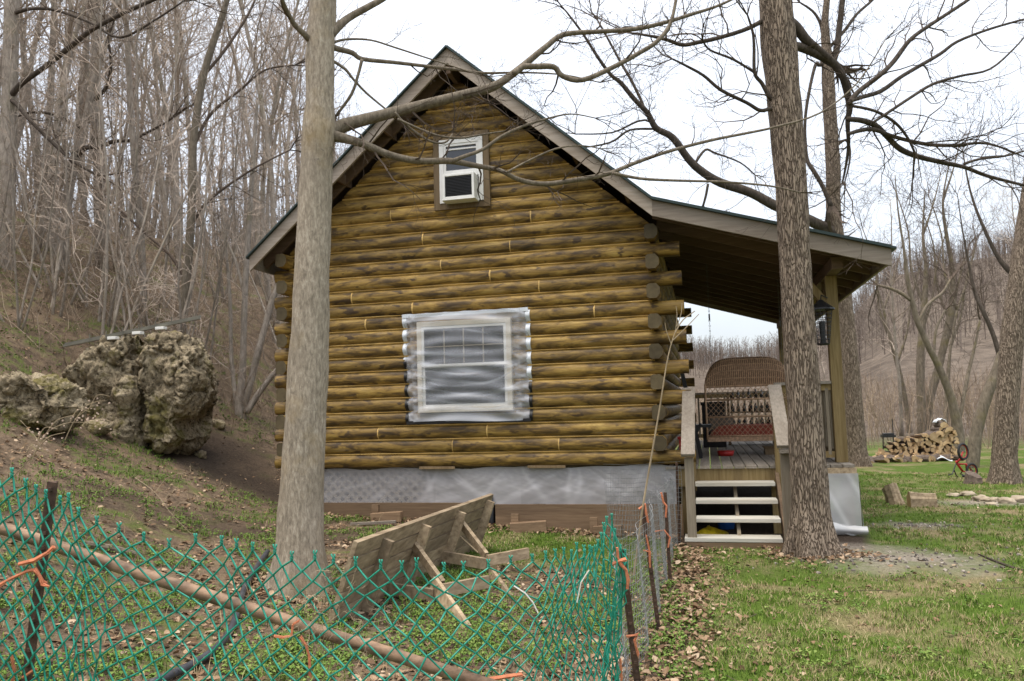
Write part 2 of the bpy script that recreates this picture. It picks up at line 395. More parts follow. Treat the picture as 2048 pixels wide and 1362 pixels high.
def ground_mat():
    mt, nt, bs, out = newmat('ground_cover')
    v = coords(nt, world=True)
    at = nd(nt, 'ShaderNodeAttribute', attribute_name='mask'); sp = nd(nt, 'ShaderNodeSeparateColor'); nt.links.new(at.outputs['Color'], sp.inputs[0])
    lawn, dirt, far = sp.outputs
    n1 = nz(nt, v, 1.1, 5, .6, .6); n2 = nz(nt, v, 5, 5, .65); n3 = nz(nt, v, 28, 4, .65); n4 = nz(nt, v, 90, 3, .6)
    soil = ramp(nt, n3, [(.3, (.05, .035, .023)), (.55, (.115, .085, .058)), (.8, (.20, .155, .108))])
    litter = ramp(nt, n4, [(.3, (.085, .057, .038)), (.5, (.19, .135, .09)), (.75, (.34, .26, .185))])
    dry = ramp(nt, n4, [(.3, (.13, .098, .052)), (.55, (.26, .205, .115)), (.8, (.38, .31, .19))])
    green = ramp(nt, n4, [(.3, (.038, .062, .010)), (.55, (.085, .135, .02)), (.8, (.155, .19, .045))])
    wild = mixc(nt, ramp(nt, n2, [(.4, 0.), (.6, 1.)]), soil, litter)
    wild = mixc(nt, ramp(nt, mathn(nt, 'ADD', mathn(nt, 'MULTIPLY', n1, .55), mathn(nt, 'MULTIPLY', n2, .45)), [(.52, 0.), (.62, .75)]), wild, green)
    g = mixc(nt, ramp(nt, n1, [(.32, 0.), (.52, 1.)]), dry, green)
    g = mixc(nt, ramp(nt, n2, [(.58, 0.), (.72, .8)]), g, soil)
    c = mixc(nt, lawn, wild, g)
    dk = ramp(nt, n3, [(.3, (.030, .022, .016)), (.6, (.062, .046, .034)), (.8, (.12, .092, .068))])
    c = mixc(nt, dirt, c, dk)
    n5 = nz(nt, coords(nt, (1, 1, .35), world=True), .55, 6, .75); n6 = nz(nt, v, .035, 4, .6)
    fr = ramp(nt, mathn(nt, 'ADD', mathn(nt, 'MULTIPLY', n5, .75), mathn(nt, 'MULTIPLY', n6, .3)), [(.36, (.048, .037, .029)), (.5, (.10, .079, .062)), (.66, (.175, .14, .11))])
    c = mixc(nt, far, c, fr)
    at2 = nd(nt, 'ShaderNodeAttribute', attribute_name='sand')
    sd = ramp(nt, n3, [(.3, (.17, .145, .12)), (.6, (.33, .285, .235)), (.8, (.46, .41, .34))])
    c = mixc(nt, mathn(nt, 'MULTIPLY', at2.outputs['Fac'], ramp(nt, n2, [(.3, .4), (.55, 1.)])), c, sd)
    nt.links.new(c, bs.inputs['Base Color']); bs.inputs['Roughness'].default_value = .95; bs.inputs['Specular IOR Level'].default_value = .1
    bump(nt, bs, mathn(nt, 'ADD', n3, mathn(nt, 'MULTIPLY', n4, .5)), .8, .03)
    return mt
M['ground'] = ground_mat()
# ------------------------------------------------------------------ light and sky
SUN_EL, SUN_AZ = 76, 215     # high veiled sun behind the camera's left shoulder
w = bpy.data.worlds.new('World'); scene.world = w; w.use_nodes = True
wn = w.node_tree; wn.nodes.clear()
wo = wn.nodes.new('ShaderNodeOutputWorld')
sky = wn.nodes.new('ShaderNodeTexSky'); sky.sky_type = 'NISHITA'; sky.sun_disc = False
sky.sun_elevation = rad(SUN_EL); sky.sun_rotation = rad(SUN_AZ); sky.air_density = 1.0; sky.dust_density = 3.0
b1 = wn.nodes.new('ShaderNodeBackground'); b1.inputs[1].default_value = .05; wn.links.new(sky.outputs[0], b1.inputs[0])
tc = wn.nodes.new('ShaderNodeTexCoord')
cl = wn.nodes.new('ShaderNodeTexNoise'); cl.inputs['Scale'].default_value = 2.2; cl.inputs['Detail'].default_value = 5
mp = wn.nodes.new('ShaderNodeMapping'); mp.inputs['Scale'].default_value = (1, 1, 2.6)
wn.links.new(tc.outputs['Generated'], mp.inputs[0]); wn.links.new(mp.outputs[0], cl.inputs['Vector'])
cr = wn.nodes.new('ShaderNodeValToRGB'); cr.color_ramp.elements[0].position = .3; cr.color_ramp.elements[1].position = .72
cr.color_ramp.elements[0].color = (.62, .645, .685, 1); cr.color_ramp.elements[1].color = (.86, .875, .90, 1)
wn.links.new(cl.outputs['Fac'], cr.inputs[0])
b2_ = wn.nodes.new('ShaderNodeBackground'); b2_.inputs[1].default_value = .82
sx_ = wn.nodes.new('ShaderNodeSeparateXYZ'); wn.links.new(tc.outputs['Generated'], sx_.inputs[0])
zr = wn.nodes.new('ShaderNodeMapRange'); zr.inputs[1].default_value = 0; zr.inputs[2].default_value = 1; zr.inputs[3].default_value = .62; zr.inputs[4].default_value = 1.75   # an overcast sky is brightest overhead
wn.links.new(sx_.outputs[2], zr.inputs[0])
mu = wn.nodes.new('ShaderNodeMix'); mu.data_type = 'RGBA'; mu.blend_type = 'MULTIPLY'; mu.inputs[0].default_value = 1; wn.links.new(cr.outputs[0], mu.inputs[6]); wn.links.new(zr.outputs[0], mu.inputs[7]); wn.links.new(mu.outputs[2], b2_.inputs[0])
ad = wn.nodes.new('ShaderNodeAddShader'); wn.links.new(b1.outputs[0], ad.inputs[0]); wn.links.new(b2_.outputs[0], ad.inputs[1])
wn.links.new(ad.outputs[0], wo.inputs[0])
sl = bpy.data.lights.new('sun', 'SUN'); sl.energy = 1.9; sl.angle = rad(40); sl.color = (1, .90, .76)
so = bpy.data.objects.new('sun', sl); col.objects.link(so)
sd_ = V((math.sin(rad(SUN_AZ)) * math.cos(rad(SUN_EL)), math.cos(rad(SUN_AZ)) * math.cos(rad(SUN_EL)), math.sin(rad(SUN_EL))))
so.rotation_euler = (-sd_).to_track_quat('-Z', 'Y').to_euler()
vs_ = scene.view_settings; vs_.view_transform = 'Standard'; vs_.look = 'None'; vs_.exposure = .74; vs_.gamma = 1
scene.cycles.max_bounces = 8; scene.cycles.transparent_max_bounces = 16
scene.cycles.use_adaptive_sampling = False; scene.cycles.use_denoising = True

# ------------------------------------------------------------------ ground
LEN = 7.35
def lawn_mask(X, Y):
    e = noise.noise(V((X * .6, Y * .6, 9))) * .5
    a = sm((X - 5.75 + .12 * (Y + 6) + e) / .5)                    # right of the wire fence
    b = sm((X - 2.2 + e) / .5) * sm((Y + 2.6 + e * .6) / .5) * (1 - sm((Y + .35) / .2))   # strip before the cabin
    return max(a * (1 - .75 * math.exp(-(((X - 6.0) / .8) ** 2 + ((Y + 1.6) / .55) ** 2))), b)
def dirt_shade_mask(X, Y):
    e = noise.noise(V((X * .8, Y * .8, 4))) * .4 + .25 * noise.noise(V((X * 2.6, Y * 2.6, 4)))
    if -.1 < X < 7.5 and -.9 < Y < LEN and not (X < 5.35 and Y < 0): return 1.0  # bare soil, its dark tone also painting the shade under deck and stairs
    return max([k_ * sm(1.2 - math.hypot(X - p.x, Y - p.y) / r_ + e * .6) for p, r_, k_ in dirtspots])
dirtspots = [(G(430, 905), 1.35, 1), (G(490, 960), 1.2, 1), (G(560, 990), 1.1, 1), (G(360, 905), .8, 1), (G(470, 1060), .9, .7), (G(250, 1000), .7, .5), (G(690, 1075), .7, .6)]
sandspots = [(G(1785, 1118), 1.0, .85), (G(1850, 1052), .55, .2), (G(1990, 1008), 1.3, .35), (G(1700, 1095), .4, .3)]
def sand_mask(X, Y):
    s = 0
    for p, a, b in sandspots:
        s = max(s, sm(1.25 - math.hypot((X - p.x) / a, (Y - p.y) / b) + noise.noise(V((X * 2, Y * 2, 6))) * .5))
    return s
def ground():
    me = bpy.data.meshes.new('ground'); vs = []; fs = []
    NA, NR = 420, 210
    rr = [0.4 * (1.0336 ** i) for i in range(NR)]
    k = 420.0 / rr[-1]
    cols = []; sand = []
    for i, r in enumerate(rr):
        r = r * (1 + (k - 1) * (i / NR) ** 3)
        for j in range(NA):
            a = 2 * math.pi * j / NA
            X = CAM.x + r * math.sin(a); Y = CAM.y + r * math.cos(a)
            vs.append((X, Y, gh(X, Y)))
            if r < 70: cols.append((lawn_mask(X, Y), dirt_shade_mask(X, Y), sm((r - 26) / 14), 1)); sand.append(sand_mask(X, Y) if r < 30 else 0)
            else: cols.append((0, 0, 1, 1)); sand.append(0)
    for i in range(NR - 1):
        for j in range(NA):
            a = i * NA + j; b = i * NA + (j + 1) % NA
            fs.append((a, a + NA, b + NA, b))
    fs.append(tuple(range(NA)))
    me.from_pydata(vs, [], fs); me.materials.append(M['ground'])
    at = me.attributes.new('mask', 'FLOAT_COLOR', 'POINT'); at.data.foreach_set('color', [c for q in cols for c in q])
    a2 = me.attributes.new('sand', 'FLOAT', 'POINT'); a2.data.foreach_set('value', sand)
    me.polygons.foreach_set('use_smooth', [True] * len(fs)); me.update()
    o = bpy.data.objects.new('ground', me); col.objects.link(o); o['kind'] = 'structure'
ground()

# ------------------------------------------------------------------ the cabin
CO = .19; ZB = .67                    # log course and bottom of the lowest log
XL, XR, LEN = .06, 5.2, 7.35          # side wall centre lines, cabin length
XA, ZA = 2.65, 6.02                   # apex of the gable wall under the roof
SL = .885
cabin = empty('log_cabin', (2.65, 0, -.05), 'golden brown log cabin with a steep gable, side porch and plastic covered window', 'cabin')
def logprof(n=9, bulge=.080, h=CO, gap=.014):
    pr = []
    for i in range(n + 1):
        a = math.pi * i / n
        pr.append((-bulge * math.sin(a) ** .75, h / 2 - gap / 2 - (h - gap) * (1 - math.cos(a)) / 2))
    return pr                          # (outward offset (negative), z from top to bottom) from the centre
def log_x(mb, x0, x1, zc, y0=0.0, sgn=1, rn=None, clip=None):
    """a log along X; sgn=1 bulges to -y. clip(z) -> (xmin, xmax)"""
    pr = logprof(); rn = R.random() if rn is None else rn
    n = max(2, int((x1 - x0) / .35)); o = len(mb.v); sd = R.random() * 50
    for i in range(n + 1):
        x = x0 + (x1 - x0) * i / n
        for a, b in pr:
            z = zc + b; xx = x
            if clip:
                lo, hi = clip(z); xx = min(max(x, lo), hi)
            wv = noise.noise(V((xx * .9, sd, 0))) * .006
            mb.v.append(V((xx, y0 + sgn * (a * (1 + .15 * noise.noise(V((xx * .5, sd, 3)))) + wv * .5), z + wv)))
    k = len(pr)
    for i in range(n):
        for j in range(k - 1):
            a = o + i * k + j; f = (a, a + 1, a + k + 1, a + k)
            mb.f.append(f if sgn > 0 else f[::-1]); mb.mi.append(0); mb.rn.append(rn)
    return pr
def roof_z(x):                         # underside of the roof where it meets the gable wall
    return ZA - SL * abs(x - XA)
def clipper(z): return (XA - max(0, (ZA - z) / SL), XA + max(0, (ZA - z) / SL))
joints = {}
for px, py in [(785, 430), (1063, 433), (848, 478), (1022, 490), (885, 527), (982, 549), (1080, 570), (707, 590), (828, 612), (1190, 622), (735, 650), (977, 862), (908, 891), (760, 862), (1120, 900)]:
    p = pl(px, py, 0); mm = int((p.z - ZB) / CO); joints.setdefault(mm, []).append(p.x)
fw_ = MB(); ck = MB()
NROW = int((ZA - ZB) / CO) + 1
for r_ in range(NROW):
    zc = ZB + CO * (r_ + .5)
    lo, hi = XL, XR
    ext = r_ % 2 == 0 and r_ <= 14
    if r_ > 15: lo, hi = clipper(zc - CO * .4)
    elif ext: lo, hi = -.17, 5.575 + .012 * ((14 - r_) / 2)
    xs = [lo] + sorted(x for x in joints.get(r_, []) if lo + .1 < x < hi - .1) + [hi]
    for a, b in zip(xs, xs[1:]):
        log_x(fw_, a + .006, b - .006, zc, clip=clipper if r_ > 15 else None)
    for x in xs[1:-1]:                 # vertical golden caulk in the butt joints
        pr = logprof(); vs = [V((x + s * .011, a * 1.03 + .002, zc + b * .98)) for a, b in pr for s in (-1, 1)]
        ck.add(vs, [(2 * i, 2 * i + 2, 2 * i + 3, 2 * i + 1) for i in range(len(pr) - 1)])
    # caulk bead along the seam above
    zt = zc + CO / 2
    if zt < ZA - .2:
        l2, h2 = (lo, hi) if r_ <= 15 else clipper(zt)
        if r_ <= 15: l2, h2 = XL, XR
        n = int((h2 - l2) / .12) + 1; vs = []
        for i in range(n + 1):
            x = l2 + (h2 - l2) * i / n; k = .010 + .006 * noise.noise(V((x * 2.5, r_ * 3.1, 0)))
            vs += [V((x, -.038, zt + k * 1.2)), V((x, -.053 - .005 * noise.noise(V((x * 4, r_, 5))), zt + .002)), V((x, -.038, zt - k * 1.2))]
        ck.add(vs, [f for i in range(n) for f in ((3 * i, 3 * i + 1, 3 * i + 4, 3 * i + 3), (3 * i + 1, 3 * i + 2, 3 * i + 5, 3 * i + 4))])
front = fw_.build('log_wall', M['log'], cabin, smooth=True)
ck.build('caulk', M['caulk'], front)
# body behind the log faces, and the end faces of the protruding logs
bd = MB()
hb = [(XL, ZB - .02), (XR, ZB - .02), (XR, roof_z(XR) - .02), (XA, ZA - .02), (XL, roof_z(XL) - .02)]
vs = [V((x, .012, z)) for x, z in hb] + [V((x, LEN, z)) for x, z in hb]
bd.add(vs, [(0, 1, 2, 3, 4), (9, 8, 7, 6, 5)] + [(i, (i + 1) % 5, (i + 1) % 5 + 5, i + 5) for i in range(5)])
bd.build('wall_core', M['log_end'], cabin)
def log_end_stub(mb, c, ax, wdt, L):   # protruding end of a log, D section with chamfers, axis ax
    h = CO * .49; k = wdt / 2; c = V(c)
    prof = [(-k, -h * .75), (-k * .6, -h), (k * .45, -h), (k, -h * .45), (k, h * .45), (k * .45, h), (-k * .6, h), (-k, h * .75)]
    rn = R.random(); vs = []
    for t in (0, L):
        for a, b in prof: vs.append(c + (V((a, t, b)) if ax == 'Y' else V((t, a, b))))
    n = len(prof)
    mb.add(vs, [(i, (i + 1) % n, (i + 1) % n + n, i + n) for i in range(n)], 0, rn)
    mb.add(vs, [tuple(reversed(range(n)))] if True else [], 1, rn)
    mb.add(vs, [tuple(range(n, 2 * n))], 1, rn)
for r_ in range(1, 16, 2):
    zc = ZB + CO * (r_ + .5)
    for X_, s in ((XL, -1), (XR + .03, 1)):
        mb = MB(); log_end_stub(mb, (X_, -.26 - .03 * R.random(), zc), 'Y', .165, .30)
        mb.build('log_end', [M['log'], M['log_end']], cabin)
# round off the protruding front logs: back half + end discs
for r_ in range(0, 15, 2):
    zc = ZB + CO * (r_ + .5)
    for x0, x1 in ((-.165, XL), (XR, 5.57 + .012 * ((14 - r_) / 2))):
        pe = MB()
        pr = logprof(); rn = R.random()
        ring = [(a, b) for a, b in pr] + [(.10, -CO * .46), (.10, CO * .46)]
        vs = [V((x, a, zc + b)) for x in (x0, x1) for a, b in ring]; n = len(ring); q = len(pr)
        pe.add(vs, [(q - 1, q, q + n, q - 1 + n), (q, q + 1, q + 1 + n, q + n), (q + 1, 0, n, q + 1 + n)], 0, rn)
        pe.add(vs, [tuple(range(n)), tuple(range(2 * n - 1, n - 1, -1))], 1, rn)
        pe.build('log_butt', [M['log'], M['log_end']], front)
# side walls and their far ends
for X_, sg in ((XL, -1), (XR, 1)):
    mb = MB()
    for r_ in range(16):
        zc = ZB + CO * (r_ + .5); pr = logprof(); rn = R.random(); y1 = LEN + (.3 if r_ % 2 else 0)
        vs = []
        for y in (0, 1.8, 3.6, 5.4, y1):
            for a, b in pr: vs.append(V((X_ - sg * a * 1.2, y, zc + b)))
        k = len(pr)
        for i in range(4):
            for j in range(k - 1):
                f = (i * k + j, i * k + j + 1, (i + 1) * k + j + 1, (i + 1) * k + j)
                mb.add([vs[t] for t in f], [(0, 1, 2, 3) if sg < 0 else (3, 2, 1, 0)], 0, rn)
        if r_ % 2 == 0:                # ends of the back wall logs
            xa, xb = sorted((X_, X_ + sg * .38)); mb.b2((xa, LEN - .09, zc - .092), (xb, LEN + .07, zc + .092), 0, rn)
    mb.build('log_wall', M['log'], cabin, smooth=False)

# ---- roof
YF, YB = -.47, LEN + .42
def rl(x):                             # top of the roof, both pitches
    if x <= 5.27: return 6.30 - .885 * abs(x - XA)
    return 6.30 - .885 * (5.27 - XA) - .305 * (x - 5.27)
EL, ER = -.32, 7.96
rf = MB()
def slab(mb, xs, y0, y1, t0, t1, mi=0):
    for a, b in zip(xs, xs[1:]):
        n = 1
        vs = [V((x, y, rl(x) + t)) for x in (a, b) for y in (y0, y1) for t in (t0, t1)]
        mb.add(vs, [(0, 1, 3, 2), (4, 6, 7, 5), (0, 4, 5, 1), (2, 3, 7, 6), (0, 2, 6, 4), (1, 5, 7, 3)], mi)
slab(rf, [EL - .03, XA, 5.27, ER + .05], YF - .05, YB + .05, -.016, .010)
roof = rf.build('roof', M['roofmetal'], cabin)
rb_ = MB()                             # standing ribs
for i in range(18):
    y = YF + .0 + i * (YB - YF) / 17
    for a, b in ((EL, XA), (XA, 5.27), (5.27, ER)): rb_.bar((a, y, rl(a) + .018), (b, y, rl(b) + .018), .02, .02)
rb_.build('roof_rib', M['roofmetal'], roof)
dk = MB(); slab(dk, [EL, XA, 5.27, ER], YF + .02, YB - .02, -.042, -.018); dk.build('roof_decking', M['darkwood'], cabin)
for y in [YF + .32 + i * .615 for i in range(14)]:     # rafters
    for a, b in ((EL + .04, XA - .02), (5.27, ER - .05)):
        if b < 3 and .2 < y < LEN - .2: continue
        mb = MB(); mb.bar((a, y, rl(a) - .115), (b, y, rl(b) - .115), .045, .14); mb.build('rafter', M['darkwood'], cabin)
for nm, a, b in (('barge_board', EL, XA), ('barge_board', XA, 5.27), ('barge_board', 5.27, ER)):
    for y, dy in ((YF, .036), (YB, -.036)):
        mb = MB(); h = .20
        vs = [V((x, yy, rl(x) + t)) for x in (a, b) for yy in (y, y + dy) for t in (-.018 - h, -.018)]
        mb.add(vs, [(0, 1, 3, 2), (4, 6, 7, 5), (0, 4, 5, 1), (2, 3, 7, 6), (0, 2, 6, 4), (1, 5, 7, 3)])
        mb.build(nm, M['barge'], cabin)
for x, nm in ((EL + .02, 0), (ER - .02, 1)):           # fascia along the eaves
    mb = MB(); mb.b2((x - .018, YF + .04, rl(x) - .19), (x + .018, YB - .04, rl(x) - .022)); mb.build('fascia', M['barge'], cabin)
mb = MB()                              # lookouts at the gable overhang
for k, xx in enumerate((.35, 1.0, 1.7, 3.6, 4.3, 4.95)):
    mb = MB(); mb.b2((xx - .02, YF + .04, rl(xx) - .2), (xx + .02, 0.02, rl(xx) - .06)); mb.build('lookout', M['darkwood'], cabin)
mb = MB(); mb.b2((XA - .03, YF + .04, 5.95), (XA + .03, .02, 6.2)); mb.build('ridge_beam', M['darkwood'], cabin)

# ---- porch
ZD = .65; PX = 7.42
dm = MB()
nb = 16; bw = (PX + .08 - 5.26) / nb
for i in range(nb):
    x = 5.26 + bw * (i + .5); dm.b2((x - bw / 2 + .006, -.02, ZD - .032), (x + bw / 2 - .006, LEN, ZD + R.uniform(-.002, .002)))
deck = dm.build('deck', M['greywood_y'], cabin)
mb = MB(); mb.b2((5.4, .0, .40), (6.66, .04, ZD - .034)); mb.build('rim_joist', M['goldpost'], deck)
mb = MB(); mb.b2((6.66, .0, .5), (PX + .06, .04, ZD - .034)); mb.b2((PX + .02, .04, .45), (PX + .06, LEN, ZD - .034)); mb.build('rim_joist', M['brownboard'], deck)
mb = MB(); mb.b2((6.68, -.03, .545), (PX + .09, -.004, .615)); mb.build('batten', M['tablewood'], deck)
for y in (.42, 2.7, 5.0, 7.2):
    mb = MB(); mb.b2((PX - .075, y - .07, ZD), (PX + .065, y + .07, rl(PX) - .33)); mb.build('porch_post', M['goldpost'], cabin, bevel=.006)
mb = MB(); mb.b2((PX - .07, -.2, rl(PX) - .33), (PX + .06, LEN + .2, rl(PX) - .19)); mb.build('porch_beam', M['darkwood'], cabin)
for y, s in ((.42, 1), (2.7, -1), (2.7, 1), (5.0, 1), (7.2, -1)):     # knee braces
    mb = MB(); mb.bar((PX, y + s * .06, 2.55), (PX, y + s * .52, rl(PX) - .34), .09, .09); mb.build('knee_brace', M['goldpost'], cabin)
mb = MB(); mb.bar((PX - .05, .42, 2.62), (PX - .55, .42, rl(PX - .55) - .2), .09, .09); mb.build('knee_brace', M['goldpost'], cabin)
for x, y in ((5.5, .1), (6.6, .1), (PX, .1), (PX, 3.6), (PX, 7.2), (5.5, 3.6)):
    mb = MB(); mb.b2((x - .06, y - .02, -.35), (x + .06, y + .1, .45)); mb.build('deck_footing', M['goldpost'], cabin)
# railing in front, right of the stairs, and along the open side
def railing(p, q, n, nm='railing'):
    p = V(p); q = V(q)
    mb = MB(); mb.bar(p + V((0, 0, 1.0)), q + V((0, 0, 1.0)), .14, .036); rr = mb.build('railing', M['greywood_y'], cabin)
    for zz in (.94, .1): mb = MB(); mb.bar(p + V((0, 0, zz)), q + V((0, 0, zz)), .036, .08); mb.build('rail_board', M['goldpost'], rr)
    for i in range(n):
        t = (i + .5) / n; c = p.lerp(q, t); mb = MB(); mb.b2(c + V((-.019, -.019, .1)), c + V((.019, .019, .93))); mb.build('baluster', M['greywood_z'], rr)
railing((6.66, .40, ZD), (PX - .08, .40, ZD), 6)
railing((PX, .5, ZD), (PX, 2.62, ZD), 17)
railing((PX, 2.78, ZD), (PX, 4.92, ZD), 17)
railing((5.3, LEN - .1, ZD), (PX - .08, LEN - .1, ZD), 15)
# stairs: four pale treads between stringers
st = empty('stairs', (6.08, -.5, -.15), None, None); st.parent = cabin; st.location = V((6.08, -.5, -.1)) - cabin.location
for k in range(4):
    z = .47 - .18 * k; y = -.25 - .25 * k
    x0, x1 = (5.63, 6.56)
    if k == 3: x0, x1 = 5.5, 6.55
    mb = MB(); mb.b2((x0, y - .005, z - .045), (x1, y + .27, z)); mb.build('stair_tread', M['treadwhite'], st, bevel=.005)
mb = MB(); mb.b2((5.52, -1.0, -.26), (6.58, -.96, -.118)); mb.build('riser', M['brownboard'], st)
for x in (5.585, 6.1, 6.60):
    mb = MB(); h = .26
    wd = .04
    vs = [V((xx, y, z)) for xx in (x - wd / 2, x + wd / 2) for y, z in ((-.02, .60), (-.02, .28), (-.98, -.30), (-1.0, -.12))] if x != 6.1 else \
         [V((xx, y, z)) for xx in (x - wd / 2, x + wd / 2) for y, z in ((-.02, .42), (-.02, .2), (-.86, -.30), (-.96, -.16))]
    mb.add(vs, [(0, 1, 2, 3), (7, 6, 5, 4), (0, 4, 5, 1), (1, 5, 6, 2), (2, 6, 7, 3), (3, 7, 4, 0)]); mb.build('stringer', M['brownboard'] if x != 6.1 else M['greywood_z'], st)
for x0, x1, ztop, zb in ((5.535, 5.635, .82, -.13), (6.575, 6.675, .88, -.30)):
    mb = MB(); mb.b2((x0, -.99, zb), (x1, -.90, ztop)); mb.build('newel_post', M['greywood_z'], st, bevel=.004)
for xc, z1 in ((5.60, .85), (6.635, .93)):
    mb = MB(); mb.b2((xc - .045, -.06, ZD - .3), (xc + .045, .03, 1.58)); mb.build('newel_post', M['goldpost'], st, bevel=.004)
    mb = MB(); mb.bar((xc - .02, -1.07, z1), (xc + .0, .02, 1.62), .155, .04); mb.build('handrail', M['greywood_y'], st, bevel=.004)
mb = MB(); mb.b2((6.57, -1.08, .86), (6.73, -.88, .90)); mb.build('rail_cap', M['greywood_y'], st)
# skirts of polythene at the deck corner
mb = MB()
def sk(u, v):
    x = 6.68 + u * (PX + .10 - 6.68); z = .55 - v * (.66 + .06 * math.sin(u * 9))
    return V((x, -.035 - .03 * v * math.sin(u * 7 + v * 3) - .012 * noise.noise(V((x * 5, z * 5, 0))) - .05 * v, z))
mb.grid(sk, 26, 18)
def sk2(u, v):
    y = -.03 + u * LEN; z = .55 - v * (.68 + .05 * math.sin(u * 30))
    return V((PX + .10 + .03 * v * math.sin(u * 40) + .02 * noise.noise(V((y * 4, z * 4, 0))) + .03 * v, y, z))
mb.grid(sk2, 60, 14)
ps_ = mb.build('polythene_skirt', M['porchfilm'], cabin, smooth=True)
milk(ps_, lambda i: .50 + .5 * max(0, noise.noise(ps_.data.vertices[i].co * 2.5 + V((0, 0, ps_.data.vertices[i].co.x * 2)))) + .25 * max(0, math.sin(ps_.data.vertices[i].co.x * 19 + ps_.data.vertices[i].co.z * 9)) ** 6)
mb = MB()
mb.grid(lambda u, v: V((7.02 + u * .55, -.10 - .05 * math.sin(v * 3.1) - .02 * math.sin(u * 8), -.06 - .10 * v + .10 * (1 - u) ** 2 * (1 - v))), 14, 8)
milk(mb.build('polythene_fold', M['porchfilm'], cabin, smooth=True), lambda i: .85)

# ---- skirting under the front wall
la = MB()
for i in range(-8, 48):
    for s in (1, -1):
        x = .0 + i * .135
        a = V((x, .05 + (.006 if s > 0 else 0), .18)); b = V((x + s * .5, .05 + (.006 if s > 0 else 0), .68))
        if min(a.x, b.x) < .05 or max(a.x, b.x) > 5.45: continue
        la.bar(a, b, .006, .034, up=(1, 0, 0)) if False else la.bar(a, b, .042, .006, up=(0, 1, 0))
la.build('lattice', M['lattice'], cabin)
mb = MB(); mb.b2((.05, .12, -.15), (5.5, .14, .68)); mb.build('shade_backing', M['dark'], cabin)  # near-black sheet behind the lattice, painting the shade of the hollow
mb = MB()
def pf(u, v):
    x = .12 + u * 5.3; top = .665 + .012 * math.sin(x * 4.1) + .01 * math.sin(x * 9)
    z = top - v * (.495)
    f = 0
    for xc in (1.0, 2.25, 3.35, 4.05, 4.6, 5.1):           # creases fanning out below each nail
        dx = x - xc; an = dx / (v + .18)
        f += .5 * math.exp(-abs(an) * 1.2) * math.cos(an * 11 + xc * 3) * min(1, v * 2.5)
    return V((x, .005 - .030 * v - .012 * f - .010 * noise.noise(V((x * 2, z * 5, 2))), z))
mb.grid(pf, 260, 22); ps2 = mb.build('polythene_skirt', M['skirtfilm'], cabin, smooth=True)
def mk2(i):
    u = (i % 261) / 260; v = (i // 261) / 22; x = .12 + u * 5.3
    k = .52 + .22 * sm((x - 1.6) / 1.2) - .16 * v * (1 if x < 2.2 or x > 3.4 else .3)
    for xc in (2.05, 2.3, 3.35, 4.05, 4.15, 4.6, 5.1):
        dx = x - xc; an = dx / (v + .22) + .3 * noise.noise(V((xc * 5, v, 0)))
        k += .22 * max(0, math.cos(an * 8 + xc * 3)) ** 10 * math.exp(-abs(an) * .45) * (.4 + .6 * math.sin(v * 3.1))
    return k
milk(ps2, mk2)
mb = MB()
for a, b in ((.25, .58), (2.0, 2.5), (3.5, 4.0)): mb.bar((a, -.055, .672), (b, -.055, .668), .022, .035)
mb.build('batten', M['trim'], cabin)
mb = MB(); mb.b2((.12, -.075, -.2), (2.96, -.035, .205)); mb.build('skirt_board', M['brownboard'], cabin)
mb = MB(); mb.b2((3.05, -.07, -.2), (5.46, -.03, .185)); mb.build('skirt_board', M['brownboard'], cabin)
mb = MB(); mb.tube([(2.99, -.05, -.2), (2.99, -.05, .3)], .03, 10); mb.build('drain_pipe', M['hose'], cabin, smooth=True)

# ---- lower window with polythene taped over it
win = empty('window', (2.68, -.05, 2.0), None, None); win.parent = cabin; win.location = V((2.68, -.05, 2.0)) - cabin.location
def frame(mb, x0, x1, z0, z1, wd, y0, y1):
    mb.b2((x0, y0, z0), (x0 + wd, y1, z1)); mb.b2((x1 - wd, y0, z0), (x1, y1, z1))
    mb.b2((x0 + wd, y0, z1 - wd), (x1 - wd, y1, z1)); mb.b2((x0 + wd, y0, z0), (x1 - wd, y1, z0 + wd))
mb = MB(); frame(mb, 2.02, 3.34, 1.41, 2.64, .066, -.13, .0); mb.build('frame', M['cream'], win, bevel=.004)
mb = MB(); frame(mb, 2.087, 3.273, 1.477, 2.05, .038, -.105, -.06); mb.build('sash', M['vinyl'], win)
mb = MB(); frame(mb, 2.087, 3.273, 2.025, 2.573, .034, -.125, -.106); sa = mb.build('sash', M['vinyl'], win)
mb = MB(); mb.b2((2.09, -.103, 1.48), (3.27, -.092, 2.57)); mb.build('pane', M['glass'], win)
mb = MB()
for i in range(1, 4): x = 2.132 + i * 1.096 / 4; mb.b2((x - .008, -.118, 2.066), (x + .008, -.108, 2.527))
mb.b2((2.133, -.116, 2.29), (3.227, -.109, 2.304)); mb.build('muntin', M['lattice'], sa)
FX0, FX1, FZ0, FZ1 = 1.80, 3.575, 1.285, 2.75
mb = MB()
def fl(u, v):
    x = FX0 + .05 * v + u * (FX1 - FX0 - .05 * v); z = FZ1 - v * (FZ1 - FZ0)
    e = min(u, 1 - u); edge = max(0, 1 - e / .12)
    zz = (z - ZB) / CO; lg = abs(math.sin(math.pi * zz)) ** .75
    sag = .011 * math.sin(v * 34 + 2.4 * math.sin(u * 3.1) - 5.5 * (u - .5) ** 2 * 4) * (1 - edge) + .008 * math.sin(v * 61 - 7 * (u - .4) ** 2)
    cr = .009 * math.sin(z * 60 + u * 80) * edge * (1 - edge) * 2
    y = -.162 * (1 - edge) - (.082 * lg + .006) * edge - .03 * (1 - edge) * (1 - abs(2 * u - 1)) * 0 + sag + cr
    return V((x, min(y, -.008) if edge > .5 else min(y, -.138), z + .012 * math.sin(u * 6) * (v > .02)))
